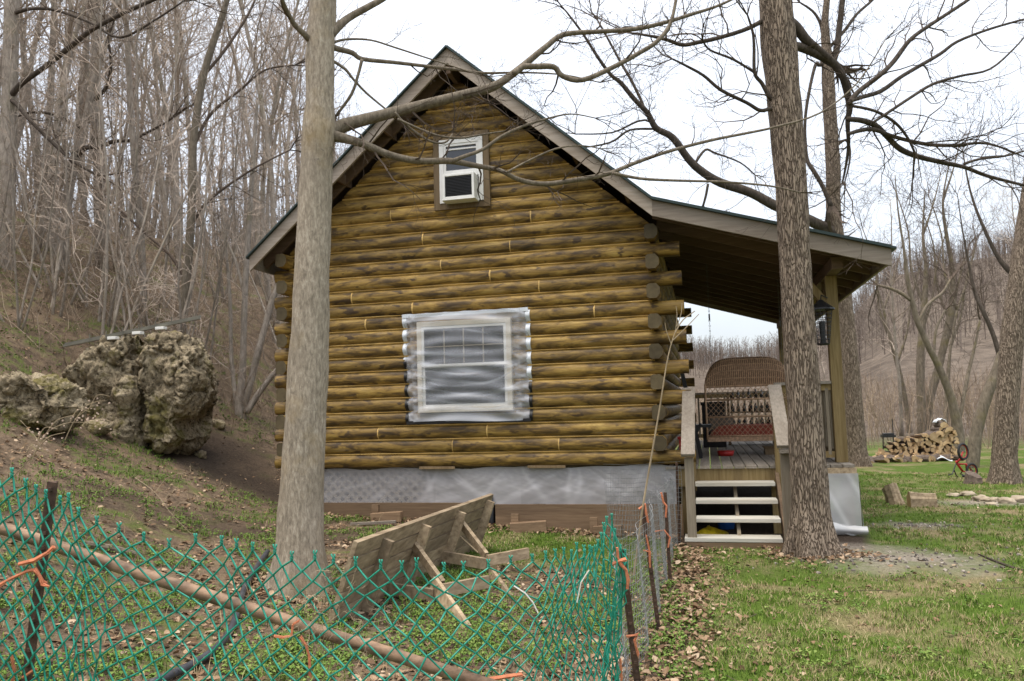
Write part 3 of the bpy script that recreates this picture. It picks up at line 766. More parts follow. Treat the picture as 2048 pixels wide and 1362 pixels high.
mb.grid(fl, 90, 130); fm = mb.build('window_film', M['film'], cabin, smooth=True)
def mk_(i):
    u = (i % 91) / 90; v = (i // 91) / 130; e = min(u, 1 - u); k = .25 + .08 * max(0, 1 - e / .10) + (.22 if v < .07 or v > .93 else 0)
    for v0, sg, wd, st_, sk_ in ((.30, .10, .018, .5, -.04), (.40, .13, .024, .75, .02), (.47, .10, .010, .55, -.03), (.56, .09, .014, .6, .05), (.63, .12, .010, .5, .0), (.70, .07, .016, .55, -.04), (.79, .05, .012, .6, .03), (.86, .03, .014, .6, -.01), (.22, -.05, .010, .35, .10), (.52, .16, .008, .4, -.08)):
        c_ = v0 + sg * (1 - (2 * u - 1) ** 2) + sk_ * (u - .5) + .006 * math.sin(u * 17 + v0 * 40)
        k += .55 * st_ * math.exp(-((v - c_) / wd) ** 2) * (.35 + .65 * abs(noise.noise(V((u * 3, v0 * 30, 1)))) * 2)
    if e < .11: k += .13 * max(0, math.sin(v * 75 + u * 40 * (1 if u < .5 else -1))) 
    return k
milk(fm, mk_)
tb = MB(); tw = MB()
def strip(mb, pts, wdir, wd):
    vs = []; wdir = V(wdir)
    for p in pts: vs += [p - wdir * wd / 2, p + wdir * wd / 2]
    mb.add(vs, [(2 * i, 2 * i + 1, 2 * i + 3, 2 * i + 2) for i in range(len(pts) - 1)])
def ly(z, k=.0): zz = (z - ZB) / CO; return -.088 * abs(math.sin(math.pi * zz)) ** .75 - .016 - k
zs_ = [FZ0 - .02 + i * .012 for i in range(int(.87 / .012))]
strip(tb, [V((FX0 + .048 - (z - FZ0) * .02, ly(z), z)) for z in zs_], (1, 0, 0), .045)
zs_ = [FZ0 - .02 + i * .012 for i in range(int(.52 / .012))]
strip(tb, [V((FX1, ly(z), z)) for z in zs_], (1, 0, 0), .042)
strip(tb, [V((FX0 + .05 + i * (FX1 - FX0 - .05) / 20, ly(FZ0 + .01, .03), FZ0 - .006 + .004 * math.sin(i))) for i in range(21)], (0, 0, 1), .042)
zs_ = [FZ0 + .86 + i * .012 for i in range(int(.60 / .012))]
strip(tw, [V((FX0 + .03, ly(z), z)) for z in zs_], (1, 0, 0), .06)
zs_ = [FZ0 + .5 + i * .012 for i in range(int(.96 / .012))]
strip(tw, [V((FX1 - .01, ly(z), z)) for z in zs_], (1, 0, 0), .06)
strip(tw, [V((FX0 + i * (FX1 - FX0) / 20, ly(FZ1 - .01, .045), FZ1 - .012 + .004 * math.sin(i * 2))) for i in range(21)], (0, 0, 1), .05)
tb.build('tape_strip', M['black'], fm, solid=.002); tw.build('tape_strip', M['tapewhite'], fm, solid=.002)

# ---- upper window
uw = empty('window', (2.7, -.05, 4.7), None, None); uw.parent = cabin; uw.location = V((2.7, -.05, 4.7)) - cabin.location
mb = MB(); frame(mb, 2.305, 3.10, 4.175, 5.235, .085, -.115, -.0); mb.build('trim', M['trim'], uw)
mb = MB(); frame(mb, 2.392, 3.013, 4.262, 5.148, .06, -.125, -.01); mb.build('frame', M['vinyl'], uw)
mb = MB(); mb.b2((2.45, -.09, 4.32), (2.955, -.08, 5.09)); mb.build('pane', M['glass'], uw)
mb = MB(); frame(mb, 2.453, 2.953, 4.68, 5.087, .032, -.115, -.091); mb.b2((2.49, -.11, 5.0), (2.92, -.092, 5.02)); mb.build('sash', M['vinyl'], uw)
mb = MB(); mb.b2((2.453, -.12, 4.62), (2.953, -.092, 4.679)); mb.build('sash', M['vinyl'], uw)
ac = empty('air_conditioner', (2.68, -.2, 4.28), 'white box air conditioner with black louvred face in the upper gable window', 'air conditioner')
mb = MB(); frame(mb, 2.49, 2.935, 4.262, 4.61, .035, -.30, -.06); mb.b2((2.525, -.06, 4.297), (2.90, -.03, 4.575)); mb.b2((2.48, -.31, 4.245), (2.945, -.06, 4.261)); mb.build('case', M['vinyl'], ac, bevel=.006)
mb = MB(); mb.b2((2.526, -.28, 4.298), (2.899, -.24, 4.574))
for i in range(13): mb.b2((2.526, -.295, 4.306 + i * .0205), (2.899, -.281, 4.314 + i * .0205))
mb.build('grille', M['black'], ac)
mb = MB()
for i in range(4): mb.b2((2.455 + i * .008, -.135 - .012 * (i % 2), 4.27), (2.463 + i * .008, -.126, 4.6))
mb.build('side_panel', M['vinyl'], ac)
# ------------------------------------------------------------------ things on the porch
sw = empty('porch_swing', (6.42, 2.2, ZD + .2), 'brown wicker hooded swing seat hanging by chains on the porch', 'swing')
SX0, SX1, SY = 5.80, 7.06, 2.2; SC = (SX0 + SX1) / 2; SH = (SX1 - SX0) / 2
def hoodh(u): return (1 - abs(u) ** 5) ** .8
def hp(u, v):                          # u -1..1 across, v 0..1 from the back edge over the top to the front lip
    x = SC + u * SH; e = hoodh(u)
    y = SY + (.02 - .06 * math.sin(v * 2.6) + .75 * v ** 2.4); z0 = 1.68
    z = z0 + (.08 + .36 * e) * math.sin(min(1, v * 1.5) * math.pi / 2) - .10 * max(0, v - .75) * 2
    return V((x, y, z))
mb = MB()
for i in range(44):
    u = -1 + 2 * (i + .5) / 44; mb.tube([hp(u, v / 8) for v in range(9)], .0088, 5)
for v in (0, .12, .24, .36, .5, .65, .8, 1.0): mb.tube([hp(-1 + 2 * i / 30, v) for i in range(31)], .007 if v not in (0, 1.0) else .016, 5)
mb.build('hood', M['wicker'], sw)
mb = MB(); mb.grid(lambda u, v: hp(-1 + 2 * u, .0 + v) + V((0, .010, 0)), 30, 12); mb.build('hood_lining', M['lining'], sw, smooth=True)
mb = MB(); n = 17                      # diamond lattice back
for i in range(-9, n + 1):
    for s in (1, -1):
        pts = []
        for k in range(13):
            t = k / 12; x = SX0 + (i + .5) * (SX1 - SX0) / n + s * t * .66 + (.66 if s < 0 else 0) ; z = .94 + t * .75
            if SX0 <= x <= SX1: pts.append(V((x, SY + .004 * s, z)))
        if len(pts) > 1: mb.tube(pts, .0042, 4)
mb.build('back', M['wicker'], sw)
mb = MB()
for x in (SX0, SX1):
    mb.tube([V((x, SY, .88)), V((x, SY, 1.72))], .016, 6)
    mb.tube([V((x, SY, .92)), V((x, SY + .75, .92))], .016, 6)
    mb.tube([V((x, SY + .02, 1.35)), V((x, SY + .4, 1.3)), V((x, SY + .72, 1.15)), V((x, SY + .75, .92))], .016, 6)
for z in (.93, 1.22, 1.48): mb.tube([V((SX0, SY, z)), V((SX1, SY, z))], .014, 6)
mb.build('frame', M['wicker'], sw, smooth=True)
mb = MB(); mb.b2((SX0, SY, .85), (SX1, SY + .75, .92)); mb.build('seat', M['wicker'], sw)
mb = MB(); mb.grid(lambda u, v: V((SX0 + .03 + u * (SX1 - SX0 - .06), SY + .03 + .68 * v, .925 + .17 * (1 - (2 * u - 1) ** 8) * (1 - (2 * v - 1) ** 6) ** .5)), 24, 12)
mb.build('cushion', M['redcloth'], sw, smooth=True)
for x in (5.915, 6.95):
    mb = MB(); p0 = V((x, SY + .1, rl(x) - .1)); p1 = V((x, SY + .1, 1.9)); n = 46
    for i in range(n):
        a = p0.lerp(p1, i / n); b = p0.lerp(p1, (i + .8) / n); o_ = V((.008, 0, 0)) if i % 2 else V((0, .008, 0))
        mb.tube([a + o_, b + o_], .005, 4); mb.tube([a - o_, b - o_], .005, 4)
    mb.tube([p1, V((x, SY + .1, 1.7))], .007, 5); mb.b2(p0.lerp(p1, .52) - V((.012, .012, .05)), p0.lerp(p1, .52) + V((.012, .012, .05)))
    mb.build('chain', M['chain'], sw)
pw = MB()
pw.grid(lambda u, v: V((6.0, SY + .28, 1.12)) + V(((u - .5) * .38, .04 * math.sin(v * 3), (v - .5) * .22)) + V((0, -.07, 0)) * (1 - (2 * u - 1) ** 4) * (1 - (2 * v - 1) ** 4), 14, 10)
pw.grid(lambda u, v: V((6.0, SY + .28, 1.12)) + V(((.5 - u) * .38, .04 * math.sin(v * 3), (v - .5) * .22)) + V((0, .07, 0)) * (1 - (2 * u - 1) ** 4) * (1 - (2 * v - 1) ** 4), 14, 10)
tag(pw.build('pillow', M['greycloth'], smooth=True, origin=(6.0, SY + .28, 1.02)), 'grey brown pillow leaning on the red cushion of the porch swing', 'pillow')
# dark folded chair against the cabin wall
ch = empty('folding_chair', (5.55, 1.5, ZD), 'black chair with slatted back standing against the cabin wall on the porch', 'chair')
for s in (0, 1):
    y = 1.35 + s * .42
    mb = MB(); mb.bar((5.70, y, ZD + .01), (5.48, y, 1.92), .04, .05); mb.build('leg', M['black'], ch)
    mb = MB(); mb.bar((5.40, y + .03, ZD + .01), (5.72, y + .03, 1.14), .04, .05); mb.build('leg', M['black'], ch)
mb = MB()
for z in (1.38, 1.5, 1.62, 1.74, 1.86): x = 5.70 - (z - .66) * .175; mb.b2((x - .015, 1.36, z - .04), (x + .015, 1.77, z + .04))
mb.build('backrest', M['black'], ch)
mb = MB(); mb.b2((5.42, 1.36, 1.09), (5.86, 1.79, 1.13)); mb.build('seat', M['black'], ch)
# lantern on the corner post
lp = pl(1665, 640, .30)
lt = empty('lantern', (lp.x, .28, 2.12), 'black wire cage lantern hanging beside the porch corner post', 'lantern')
mb = MB(); z0, z1 = 2.13, 2.55; n = 14
LX, LY = 7.26, .22
for i in range(n):
    a = 2 * math.pi * i / n; mb.tube([V((LX + .075 * math.cos(a), LY + .075 * math.sin(a), z0)), V((LX + .125 * math.cos(a), LY + .125 * math.sin(a), z1))], .004, 4)
for k in range(9):
    z = z0 + (z1 - z0) * k / 8; r = .075 + .05 * k / 8; mb.tube([V((LX + r * math.cos(2 * math.pi * i / 20), LY + r * math.sin(2 * math.pi * i / 20), z)) for i in range(21)], .0035, 4)
mb.build('cage', M['blackmetal'], lt)
mb = MB(); mb.tube([(LX, LY, z1), (LX, LY, z1 + .02), (LX, LY, z1 + .10), (LX, LY, z1 + .13)], [.16, .155, .05, .02], 14); mb.build('cap', M['blackmetal'], lt)
mb = MB(); mb.tube([(LX, LY, z0 - .02), (LX, LY, z0)], [.06, .08], 14); mb.tube([(LX, LY, z0), (LX, LY, z0 + .28)], .035, 10); mb.build('base', M['blackmetal'], lt)
mb = MB(); mb.tube([(LX, LY, z1 + .12), (LX + .02, LY + .08, z1 + .2), (PX - .05, .36, z1 + .16)], .008, 5); mb.build('bracket', M['blackmetal'], lt)
# shelf with bottles at the far end of the porch
sf = empty('shelf', (6.55, 5.3, ZD), 'dark open shelf crowded with bottles at the far end of the porch', 'shelf')
for x in (6.2, 7.0): mb = MB(); mb.b2((x - .02, 5.15, ZD), (x + .02, 5.45, 1.62)); mb.build('side_panel', M['trim'], sf)
for z in (.72, .98, 1.24, 1.48): mb = MB(); mb.b2((6.22, 5.15, z), (6.98, 5.45, z + .025)); mb.build('shelf_board', M['trim'], sf)
bm0 = None; k = 0
for z in (.745, 1.005, 1.265, 1.505):
    for i in range(7):
        x = 6.28 + i * .105 + R.uniform(-.01, .01); h = R.uniform(.13, .19)
        mb = MB(); mb.tube([(x, 5.25, z), (x, 5.25, z + h * .6), (x, 5.25, z + h * .75), (x, 5.25, z + h)], [.035, .035, .014, .013], 8)
        o = mb.build('bottle', [M['glassjar'], M['black'], M['glassjar'], M['greycloth']][k % 4], smooth=True, origin=(x, 5.25, z)); k += 1
        tag(o, 'small bottle standing in the crowded shelf behind the porch swing', 'bottle', 'bottles on the porch shelf')
bx = MB(); bx.b2((5.72, 4.4, ZD), (6.12, 4.8, 1.45)); bx.b2((5.70, 4.38, 1.40), (6.14, 4.82, 1.46)); bx.b2((5.78, 4.37, .8), (6.06, 4.395, 1.3))
tag(bx.build('cabinet', M['blackmetal'], origin=(5.92, 4.6, ZD), bevel=.01), 'dark box shaped cabinet standing behind the left end of the porch swing', 'cabinet')
mb = MB(); mb.tube([(6.05, 2.0, ZD), (6.05, 2.0, ZD + .07)], [.11, .125], 16); mb.tube([(6.05, 2.0, ZD + .07), (6.05, 2.0, ZD + .075)], [.13, .13], 16)
tag(mb.build('bowl', M['red'], smooth=True, origin=(6.05, 2.0, ZD)), 'small red bowl on the deck under the swing', 'bowl')
mb = MB(); mb.b2((6.62, 2.1, ZD), (6.86, 2.4, ZD + .10)); mb.b2((6.60, 2.08, ZD + .10), (6.88, 2.42, ZD + .12))
tag(mb.build('box', M['trim'], origin=(6.74, 2.25, ZD)), 'low brown box on the deck beneath the right end of the swing', 'box')
mb = MB(); mb.b2((5.42, .9, ZD), (5.6, 1.2, ZD + .30)); mb.b2((5.40, .88, ZD + .30), (5.62, 1.22, ZD + .33))
tag(mb.build('crate', M['red'], origin=(5.5, 1.05, ZD)), 'dark red crate beside the cabin wall at the head of the stairs', 'crate')
mb = MB(); mb.tube([(7.02, .40, ZD + 1.018), (7.02, .40, ZD + 1.05), (7.02, .40, ZD + 1.07)], [.11, .10, .05], 12)
tag(mb.build('frisbee', M['pink'], smooth=True, origin=(7.02, .4, ZD + 1.018)), 'pink plastic disc lying on the porch rail behind the tree', 'disc')
# under the stairs
bagp = GP(5.78, -.5)
mb = MB()
mb.grid(lambda u, v: bagp + V((.16 * math.cos(u * 6.283) * math.sin(v * 3.1416) * (1 + .4 * noise.noise(V((math.cos(u * 6.283) * 2, math.sin(u * 6.283) * 2, v * 4))) + .25 * noise.noise(V((math.cos(u * 6.283) * 6, math.sin(u * 6.283) * 6, v * 9)))), .16 * math.sin(u * 6.283) * math.sin(v * 3.1416), .07 + .09 * -math.cos(v * 3.1416) + .045 * noise.noise(V((u * 7, v * 6, 2))))), 22, 12, closed_u=True)
tag(mb.build('bag', M['yellow'], smooth=True, origin=bagp), 'crumpled yellow bag lying under the porch stairs', 'bag')
tp = GP(5.98, .5)
mb = MB(); mb.tube([tp, tp + V((0, 0, .13)), tp + V((0, 0, .14))], [.10, .12, .125], 14)
tag(mb.build('tub', M['blue'], smooth=True, origin=tp), 'blue plastic tub in the dark under the porch deck', 'tub')

# ------------------------------------------------------------------ tipped picnic table
A = G(660, 1252); B_ = G(948, 1098)
e1 = (B_ - A).normalized(); Lt = (B_ - A).length
hv = V((e1.y, -e1.x, 0)).normalized()            # horizontal, towards the camera side
if hv.dot(CAM - A) < 0: hv = -hv
best = None
for t_ in range(-60, 61, 2):
    for wd in (.55, .6, .65, .7, .75, .8):
        e2 = (V((0, 0, 1)) * math.cos(rad(t_)) + hv * math.sin(rad(t_))); e2 = (e2 - e1 * e2.dot(e1)).normalized()
        s = 0
        for q, (px, py) in ((A + e2 * wd, (718, 1078)), (B_ + e2 * wd, (978, 991))):
            d = q - CAM; ww = d.dot(FW); s += (1024 + F * d.dot(RT) / ww - px) ** 2 + (681 - F * d.dot(UPV) / ww - py) ** 2
        if best is None or s < best[0]: best = (s, t_, wd, e2)
print('table', best, Lt, A, B_)
_, tilt, TW, e2 = best
e3 = e1.cross(e2).normalized()
if e3.dot(CAM - A) < 0: e3 = -e3
def TB(a, b, c): return A + e1 * a + e2 * b + e3 * c
pt = empty('picnic_table', A, 'weathered wooden picnic table tipped over on its side before the cabin', 'picnic table')
mb = MB(); npk = 5; pw_ = TW / npk
for i in range(npk): mb.bar(TB(-.02, (i + .5) * pw_, 0), TB(Lt + .02, (i + .5) * pw_, 0), pw_ - .016, .038, up=e3)
mb.build('tabletop', M['tablewood'], pt)
for a in (.14, .38, .66, .95):
    mb = MB(); mb.bar(TB(a * Lt, .02, .06), TB(a * Lt, TW - .05, .06), .045, .085, up=e3); mb.build('cleat', M['tablewood'], pt)
def brd(pts, wd, th, up, nm):
    mb = MB(); mb.bar(U(*pts[0]), U(*pts[1]) if len(pts[1]) == 3 else G(*pts[1]), th, wd, up=up); mb.build(nm, M['tablewood'], pt)
dA = depth(A); dB = depth(B_)
dm1 = dA + (dB - dA) * .36; dm2 = dA + (dB - dA) * .70
brd(((824, 1085, dm1 + .05), (884, 1168, dm1 - .28)), .075, .04, (0, 0, 1), 'leg')
brd(((868, 1165, dm1 - .28), (934, 1262)), .095, .04, (.4, 0, 1), 'leg')
brd(((744, 1172, dm1 - .2), (868, 1190, dm1 - .45)), .095, .04, (0, 0, 1), 'seat_support')
brd(((868, 1184, dm1 - .45), (976, 1163, dm1 - .1)), .10, .04, (0, 0, 1), 'seat_support')
brd(((922, 1046, dm2 + .1), (972, 1112, dm2 - .3)), .075, .04, (0, 0, 1), 'leg')
brd(((976, 1140, dm2 - .3), (1018, 1200)), .10, .04, (.4, 0, 1), 'leg')
brd(((857, 1107, dm2 - .1), (974, 1128, dm2 - .4)), .10, .04, (0, 0, 1), 'seat_support')
brd(((974, 1121, dm2 - .4), (1056, 1106, dm2 - .1)), .10, .04, (0, 0, 1), 'seat_support')
mb = MB(); mb.tube([U(896, 1036, dm2 + .05), U(915, 1068, dm2 - .05), U(940, 1090, dm2 - .15), U(956, 1105, dm2 - .25)], .006, 5); mb.build('strap', M['drystem'], pt)
# timber blocks by the skirt board
for i, (x, y, L, a, lab) in enumerate(((1.62, -.30, .42, .05, 'short squared timber block by the skirt board nearest the pale tree'), (3.55, -.34, .46, .18, 'short squared timber block in the middle of the skirt board'), (4.55, -.28, .36, -.1, 'short squared timber block near the wire fence end of the skirt board'))):
    mb = MB(); p = GP(x, y, .06); d = V((math.cos(a), math.sin(a), .05)); mb.bar(p - d * L / 2, p + d * L / 2, .12, .13)
    mb.bar(p + V((-.18, .03, -.1)), p + V((-.18, .05, .16)), .1, .05, up=(0, 1, 0))
    tag(mb.build('timber_block', M['brownboard'], origin=p, bevel=.005), lab, 'timber', 'timber blocks along the skirt board')
mb = MB(); p = G(745, 1052); mb.bar(p + V((-.28, -.05, .03)), p + V((.3, .05, .05)), .06, .03)
tag(mb.build('board_scrap', M['greywood'], origin=p), 'pale scrap of board on the dirt between pale tree and table', 'board')

# ------------------------------------------------------------------ green chain link fence
fen = empty('chain_link_fence', G(500, 1362), 'green vinyl chain link fence with twisted top barbs, sagging across the foreground', 'fence')
barbs = [(-330 - 40 * k, 842 - 6 * k) for k in range(14, -1, -1)] + [(-290, 850), (-250, 862), (-210, 875), (-170, 888), (-130, 900), (-90, 912), (-50, 922), (-15, 932), (18, 939), (48, 956), (75, 970), (100, 982), (131, 993), (151, 986), (172, 1016), (208, 1033), (250, 1046), (297, 1064), (341, 1079), (394, 1068), (438, 1071), (466, 1077), (500, 1085), (540, 1091), (577, 1103), (626, 1102), (669, 1110), (716, 1117), (769, 1119), (811, 1120), (849, 1122), (893, 1126), (942, 1124), (980, 1120), (1023, 1114), (1062, 1110), (1085, 1103), (1102, 1100), (1118, 1098), (1131, 1097), (1145, 1094), (1157, 1093), (1168, 1094), (1177, 1095), (1187, 1094), (1197, 1092), (1205, 1080), (1210, 1068), (1213, 1045), (1220, 1034), (1227, 1026), (1233, 1060), (1238, 1090), (1245, 1100)]
def fdep(px):
    if px < 850: return 2.72 + .05 * math.sin(px * .006)
    t = (px - 850) / 390; return 2.74 + 1.05 * t ** 1.5
tops = []
for i, (px, py) in enumerate(barbs):
    d = fdep(px); tops.append(U(px, py, d))
cols_ = []                             # node columns at half spacing
for i in range(len(tops) - 1): cols_ += [tops[i], tops[i].lerp(tops[i + 1], .5)]
cols_.append(tops[-1])
RH = .0365; NRW = 29
def node(c, r):
    p = cols_[c]; q = p.copy(); q.z -= .028 + r * RH
    k = c / len(cols_)
    a = .008 + .013 * (k > .58)
    q.x += .022 * math.sin(r * .33 + c * .19) + a * noise.noise(V((c * .45, r * .45, 0)))
    q.y += .012 * math.sin(r * .5 + c * .07) + a * noise.noise(V((c * .45, r * .45, 7)))
    q.z += a * noise.noise(V((c * .45, r * .45, 3)))
    q.x += .0016 * r * (1 if c < 60 else -.4)
    return q
wm = MB(); nw = len(cols_) - 1
for wv in range(nw):
    pts = []
    for r in range(NRW):
        side = (wv + r) % 2; c = wv + (0 if side == 0 else 1)
        q = node(c, r); off = .0042 if side == 0 else -.0042
        if pts:                        # a soft bend at each knuckle
            a = pts[-1][1]; pts.append((None, a.lerp(q, .12) + HN * .002)); pts.append((None, a.lerp(q, .88) - HN * .002))
        pts.append((None, q + HN * off))
    wm.tube([p for _, p in pts], .0034, 6, cap=False)
for c in range(0, nw + 1, 2):          # twisted barbs
    q = node(c, 0); t = cols_[c]
    for s in (0, math.pi):
        pts = [q + HN * .0035 * math.cos(s + k * 2.0) + RT * .0045 * math.sin(s + k * 2.0) + V((0, 0, k * .006)) for k in range(5)]
        pts.append(q + V((0, 0, .032)) + RT * (.0045 * math.cos(s) + R.uniform(-.004, .004)))
        wm.tube(pts, .0031, 5)
fm_ = wm.build('wire_mesh', M['green'], fen, smooth=True)
def tpost(p, q, name='post', par=fen, wd=.034):
    mb = MB(); mb.bar(p, q, wd, .008, up=HN); mb.bar(p + HN * .016, q + HN * .016, .008, wd * .8, up=HN)
    n = int((q - p).length / .05)
    for i in range(n): c = p.lerp(q, (i + .5) / n) - HN * .008; mb.box(c, (.012, .012, .012))
    return mb.build(name, M['rust'], par)
tpost(U(105, 964, 2.82), U(48, 1400, 2.82))
tpost(U(1243, 1098, 3.86), U(1280, 1410, 3.95))
def twine(par, pts, r=.006, d=2.7):
    r *= .75
    mb = MB(); P = [U(x, y, d) for x, y in pts]
    mb.tube(P, [r * (.7 + .5 * R.random()) for _ in P], 5); mb.tube([p + V((.004, 0, R.uniform(-.008, .008))) for p in P], [r * .6] * len(P), 4); mb.build('twine', M['twine'], par)
twine(fen, [(-10, 1175), (20, 1158), (55, 1142), (70, 1140), (85, 1160), (92, 1170)], .008, 2.70)
twine(fen, [(38, 1128), (70, 1120), (95, 1105), (108, 1094)], .010, 2.69)
twine(fen, [(68, 1140), (78, 1150), (84, 1170), (96, 1172)], .007, 2.69)
twine(fen, [(22, 1310), (28, 1338), (24, 1370)], .006, 2.69); twine(fen, [(45, 1355), (60, 1345), (72, 1338)], .006, 2.69)
twine(fen, [(598, 1242), (585, 1250), (582, 1272), (566, 1275), (548, 1272)], .006, 2.66)
twine(fen, [(600, 1274), (612, 1290), (618, 1312), (620, 1352)], .006, 2.66)
twine(fen, [(970, 1360), (1005, 1354), (1044, 1348)], .010, 2.85)
twine(fen, [(1234, 1095), (1236, 1120), (1242, 1130), (1252, 1140), (1256, 1160), (1254, 1178)], .010, 3.7)
twine(fen, [(1222, 1130), (1236, 1122), (1252, 1118)], .012, 3.7); twine(fen, [(1252, 1272), (1275, 1270), (1268, 1280), (1276, 1312)], .009, 3.75)
twine(fen, [(1240, 1318), (1243, 1362)], .008, 3.75)
mb = MB()
mb.tube([U(1028, 1172, 2.78), U(1050, 1186, 2.78), U(1066, 1205, 2.78), U(1076, 1226, 2.78)], .003, 5); mb.build('tie', M['whitecord'], fen); mb = MB()
mb.tube([U(1178, 1140, 3.25), U(1162, 1165, 3.25), U(1154, 1205, 3.25)], .003, 5)
mb.build('tie', M['whitecord'], fen)
pp = MB()
pa, pb_ = U(-620, 845, 3.02), U(1010, 1380, 2.78)
pp.tube([pa.lerp(pb_, i / 10) + V((0, 0, -.012 * math.sin(math.pi * i / 10))) for i in range(11)], .0225, 16)
tag(pp.build('pipe', M['pipe'], smooth=True, origin=pa), 'long rusty metal pipe slanting down behind the green mesh', 'pipe')
# grey wire fence running back to the stairs
gf = empty('wire_fence', G(1318, 1262), 'grey wire mesh fence on rusty stakes running back to the stairs', 'fence')
stakes = [((1285, 1012), (1320, 1262)), ((1330, 985), (1341, 1166)), ((1353, 925), (1360, 1092))]
gpl = [U(1250, 1400, 3.95)]
for (tx, ty), (bx_, by_) in stakes:
    b = G(bx_, by_); t = U(tx, ty, depth(b)); tpost(t, b - V((0, 0, .1)), 'post', gf, .03); gpl.append(b)
gpl[0].z = gh(gpl[0].x, gpl[0].y)
def wire_panel(mb, P, h, su=.05, sv=.05, lean=0.0, r=.0019, ph=0):
    L = [0]
    for a, b in zip(P, P[1:]): L.append(L[-1] + (b - a).length)
    def at(s):
        for i in range(len(P) - 1):
            if s <= L[i + 1] or i == len(P) - 2:
                t = (s - L[i]) / (L[i + 1] - L[i]); return P[i].lerp(P[i + 1], t)
    nu = int(L[-1] / su); nv = int(h / sv)
    def pt_(i, j):
        p = at(min(L[-1], i * su)); z = j * sv
        return p + V((.03 * math.sin(i * .31 + z * 3 + ph) + lean * z, .03 * math.sin(i * .23 + z * 2 + ph), z + .02 * math.sin(i * .17 + ph)))
    for i in range(nu + 1): mb.tube([pt_(i, j) for j in range(0, nv + 1, 2)], r, 3, cap=False)
    for j in range(nv + 1): mb.tube([pt_(i, j) for i in range(0, nu + 1, 2)], r, 3, cap=False)
mb = MB(); wire_panel(mb, [p + V((-.05, 0, 0)) for p in gpl], .86, .05, .05); 
b4 = gpl[-1]; wire_panel(mb, [GP(4.72, -1.55), GP(5.0, -1.1), GP(5.25, -.85), GP(5.47, -.95)], .98, .035, .05, .0, .0019, 2)
wire_panel(mb, [GP(4.72, -1.55), GP(4.95, -1.75), GP(5.15, -1.9), GP(5.38, -2.0)], .72, .04, .05, .08, .0019, 4)
mb.build('wire_mesh', M['wiregrey'], gf)
s1d = depth(gpl[1]); s2d = depth(gpl[2])
twine(gf, [(1278, 1018), (1290, 1008), (1292, 1025), (1296, 1045)], .011, s1d - .06); twine(gf, [(1286, 1100), (1300, 1104), (1299, 1125)], .010, s1d - .06); twine(gf, [(1292, 1070), (1298, 1098), (1300, 1135)], .009, s1d - .06)
twine(gf, [(1322, 985), (1327, 1005), (1333, 1012), (1331, 1034)], .014, s2d - .06); twine(gf, [(1310, 1063), (1328, 1060), (1340, 1075), (1336, 1095)], .012, s2d - .06)
# ------------------------------------------------------------------ trees
def spline(pts, k=4):
    """Catmull-Rom through (Vector, radius)"""
    out = []
    n = len(pts)
    for i in range(n - 1):
        p0, p1, p2, p3 = pts[max(0, i - 1)], pts[i], pts[i + 1], pts[min(n - 1, i + 2)]
        for j in range(k):
            t = j / k; t2 = t * t; t3 = t2 * t
            f = (-.5 * t3 + t2 - .5 * t, 1.5 * t3 - 2.5 * t2 + 1, -1.5 * t3 + 2 * t2 + .5 * t, .5 * t3 - .5 * t2)
            out.append((p0[0] * f[0] + p1[0] * f[1] + p2[0] * f[2] + p3[0] * f[3], p1[1] + (p2[1] - p1[1]) * t))
    out.append(pts[-1]); return out
def rv(r_): return V((r_.gauss(0, 1), r_.gauss(0, 1), r_.gauss(0, 1)))
def twig(mb, p, d, L, r, lvl, rg, seg=None, up=.10, kink=.22, nch=4, sides=3, minr=.0016):
    n = max(3, min(8, int(L / .14) + 2)) if seg is None else seg
    pts = [p.copy()]; rs = [r]; d = d.normalized(); q = p.copy()
    for i in range(n):
        d = (d + rv(rg) * kink + V((0, 0, up))).normalized()
        q = q + d * (L / n); pts.append(q.copy()); rs.append(max(minr, r * (1 - .75 * (i + 1) / n)))
    mb.tube(pts, rs, sides, cap=False)
    if lvl > 0:
        for _ in range(nch):
            i = rg.randint(1, n); t = pts[i] - pts[i - 1]
            s = rv(rg); s = (s - t * (s.dot(t) / max(1e-6, t.length_squared))).normalized()
            dd = t.normalized() * rg.uniform(.5, 1.0) + s * rg.uniform(.5, .9)
            twig(mb, pts[i], dd, L * rg.uniform(.3, .6), max(minr, rs[i] * .6), lvl - 1, rg, None if seg is None else max(2, seg - 1), up, kink, max(2, nch - 1), sides, minr)
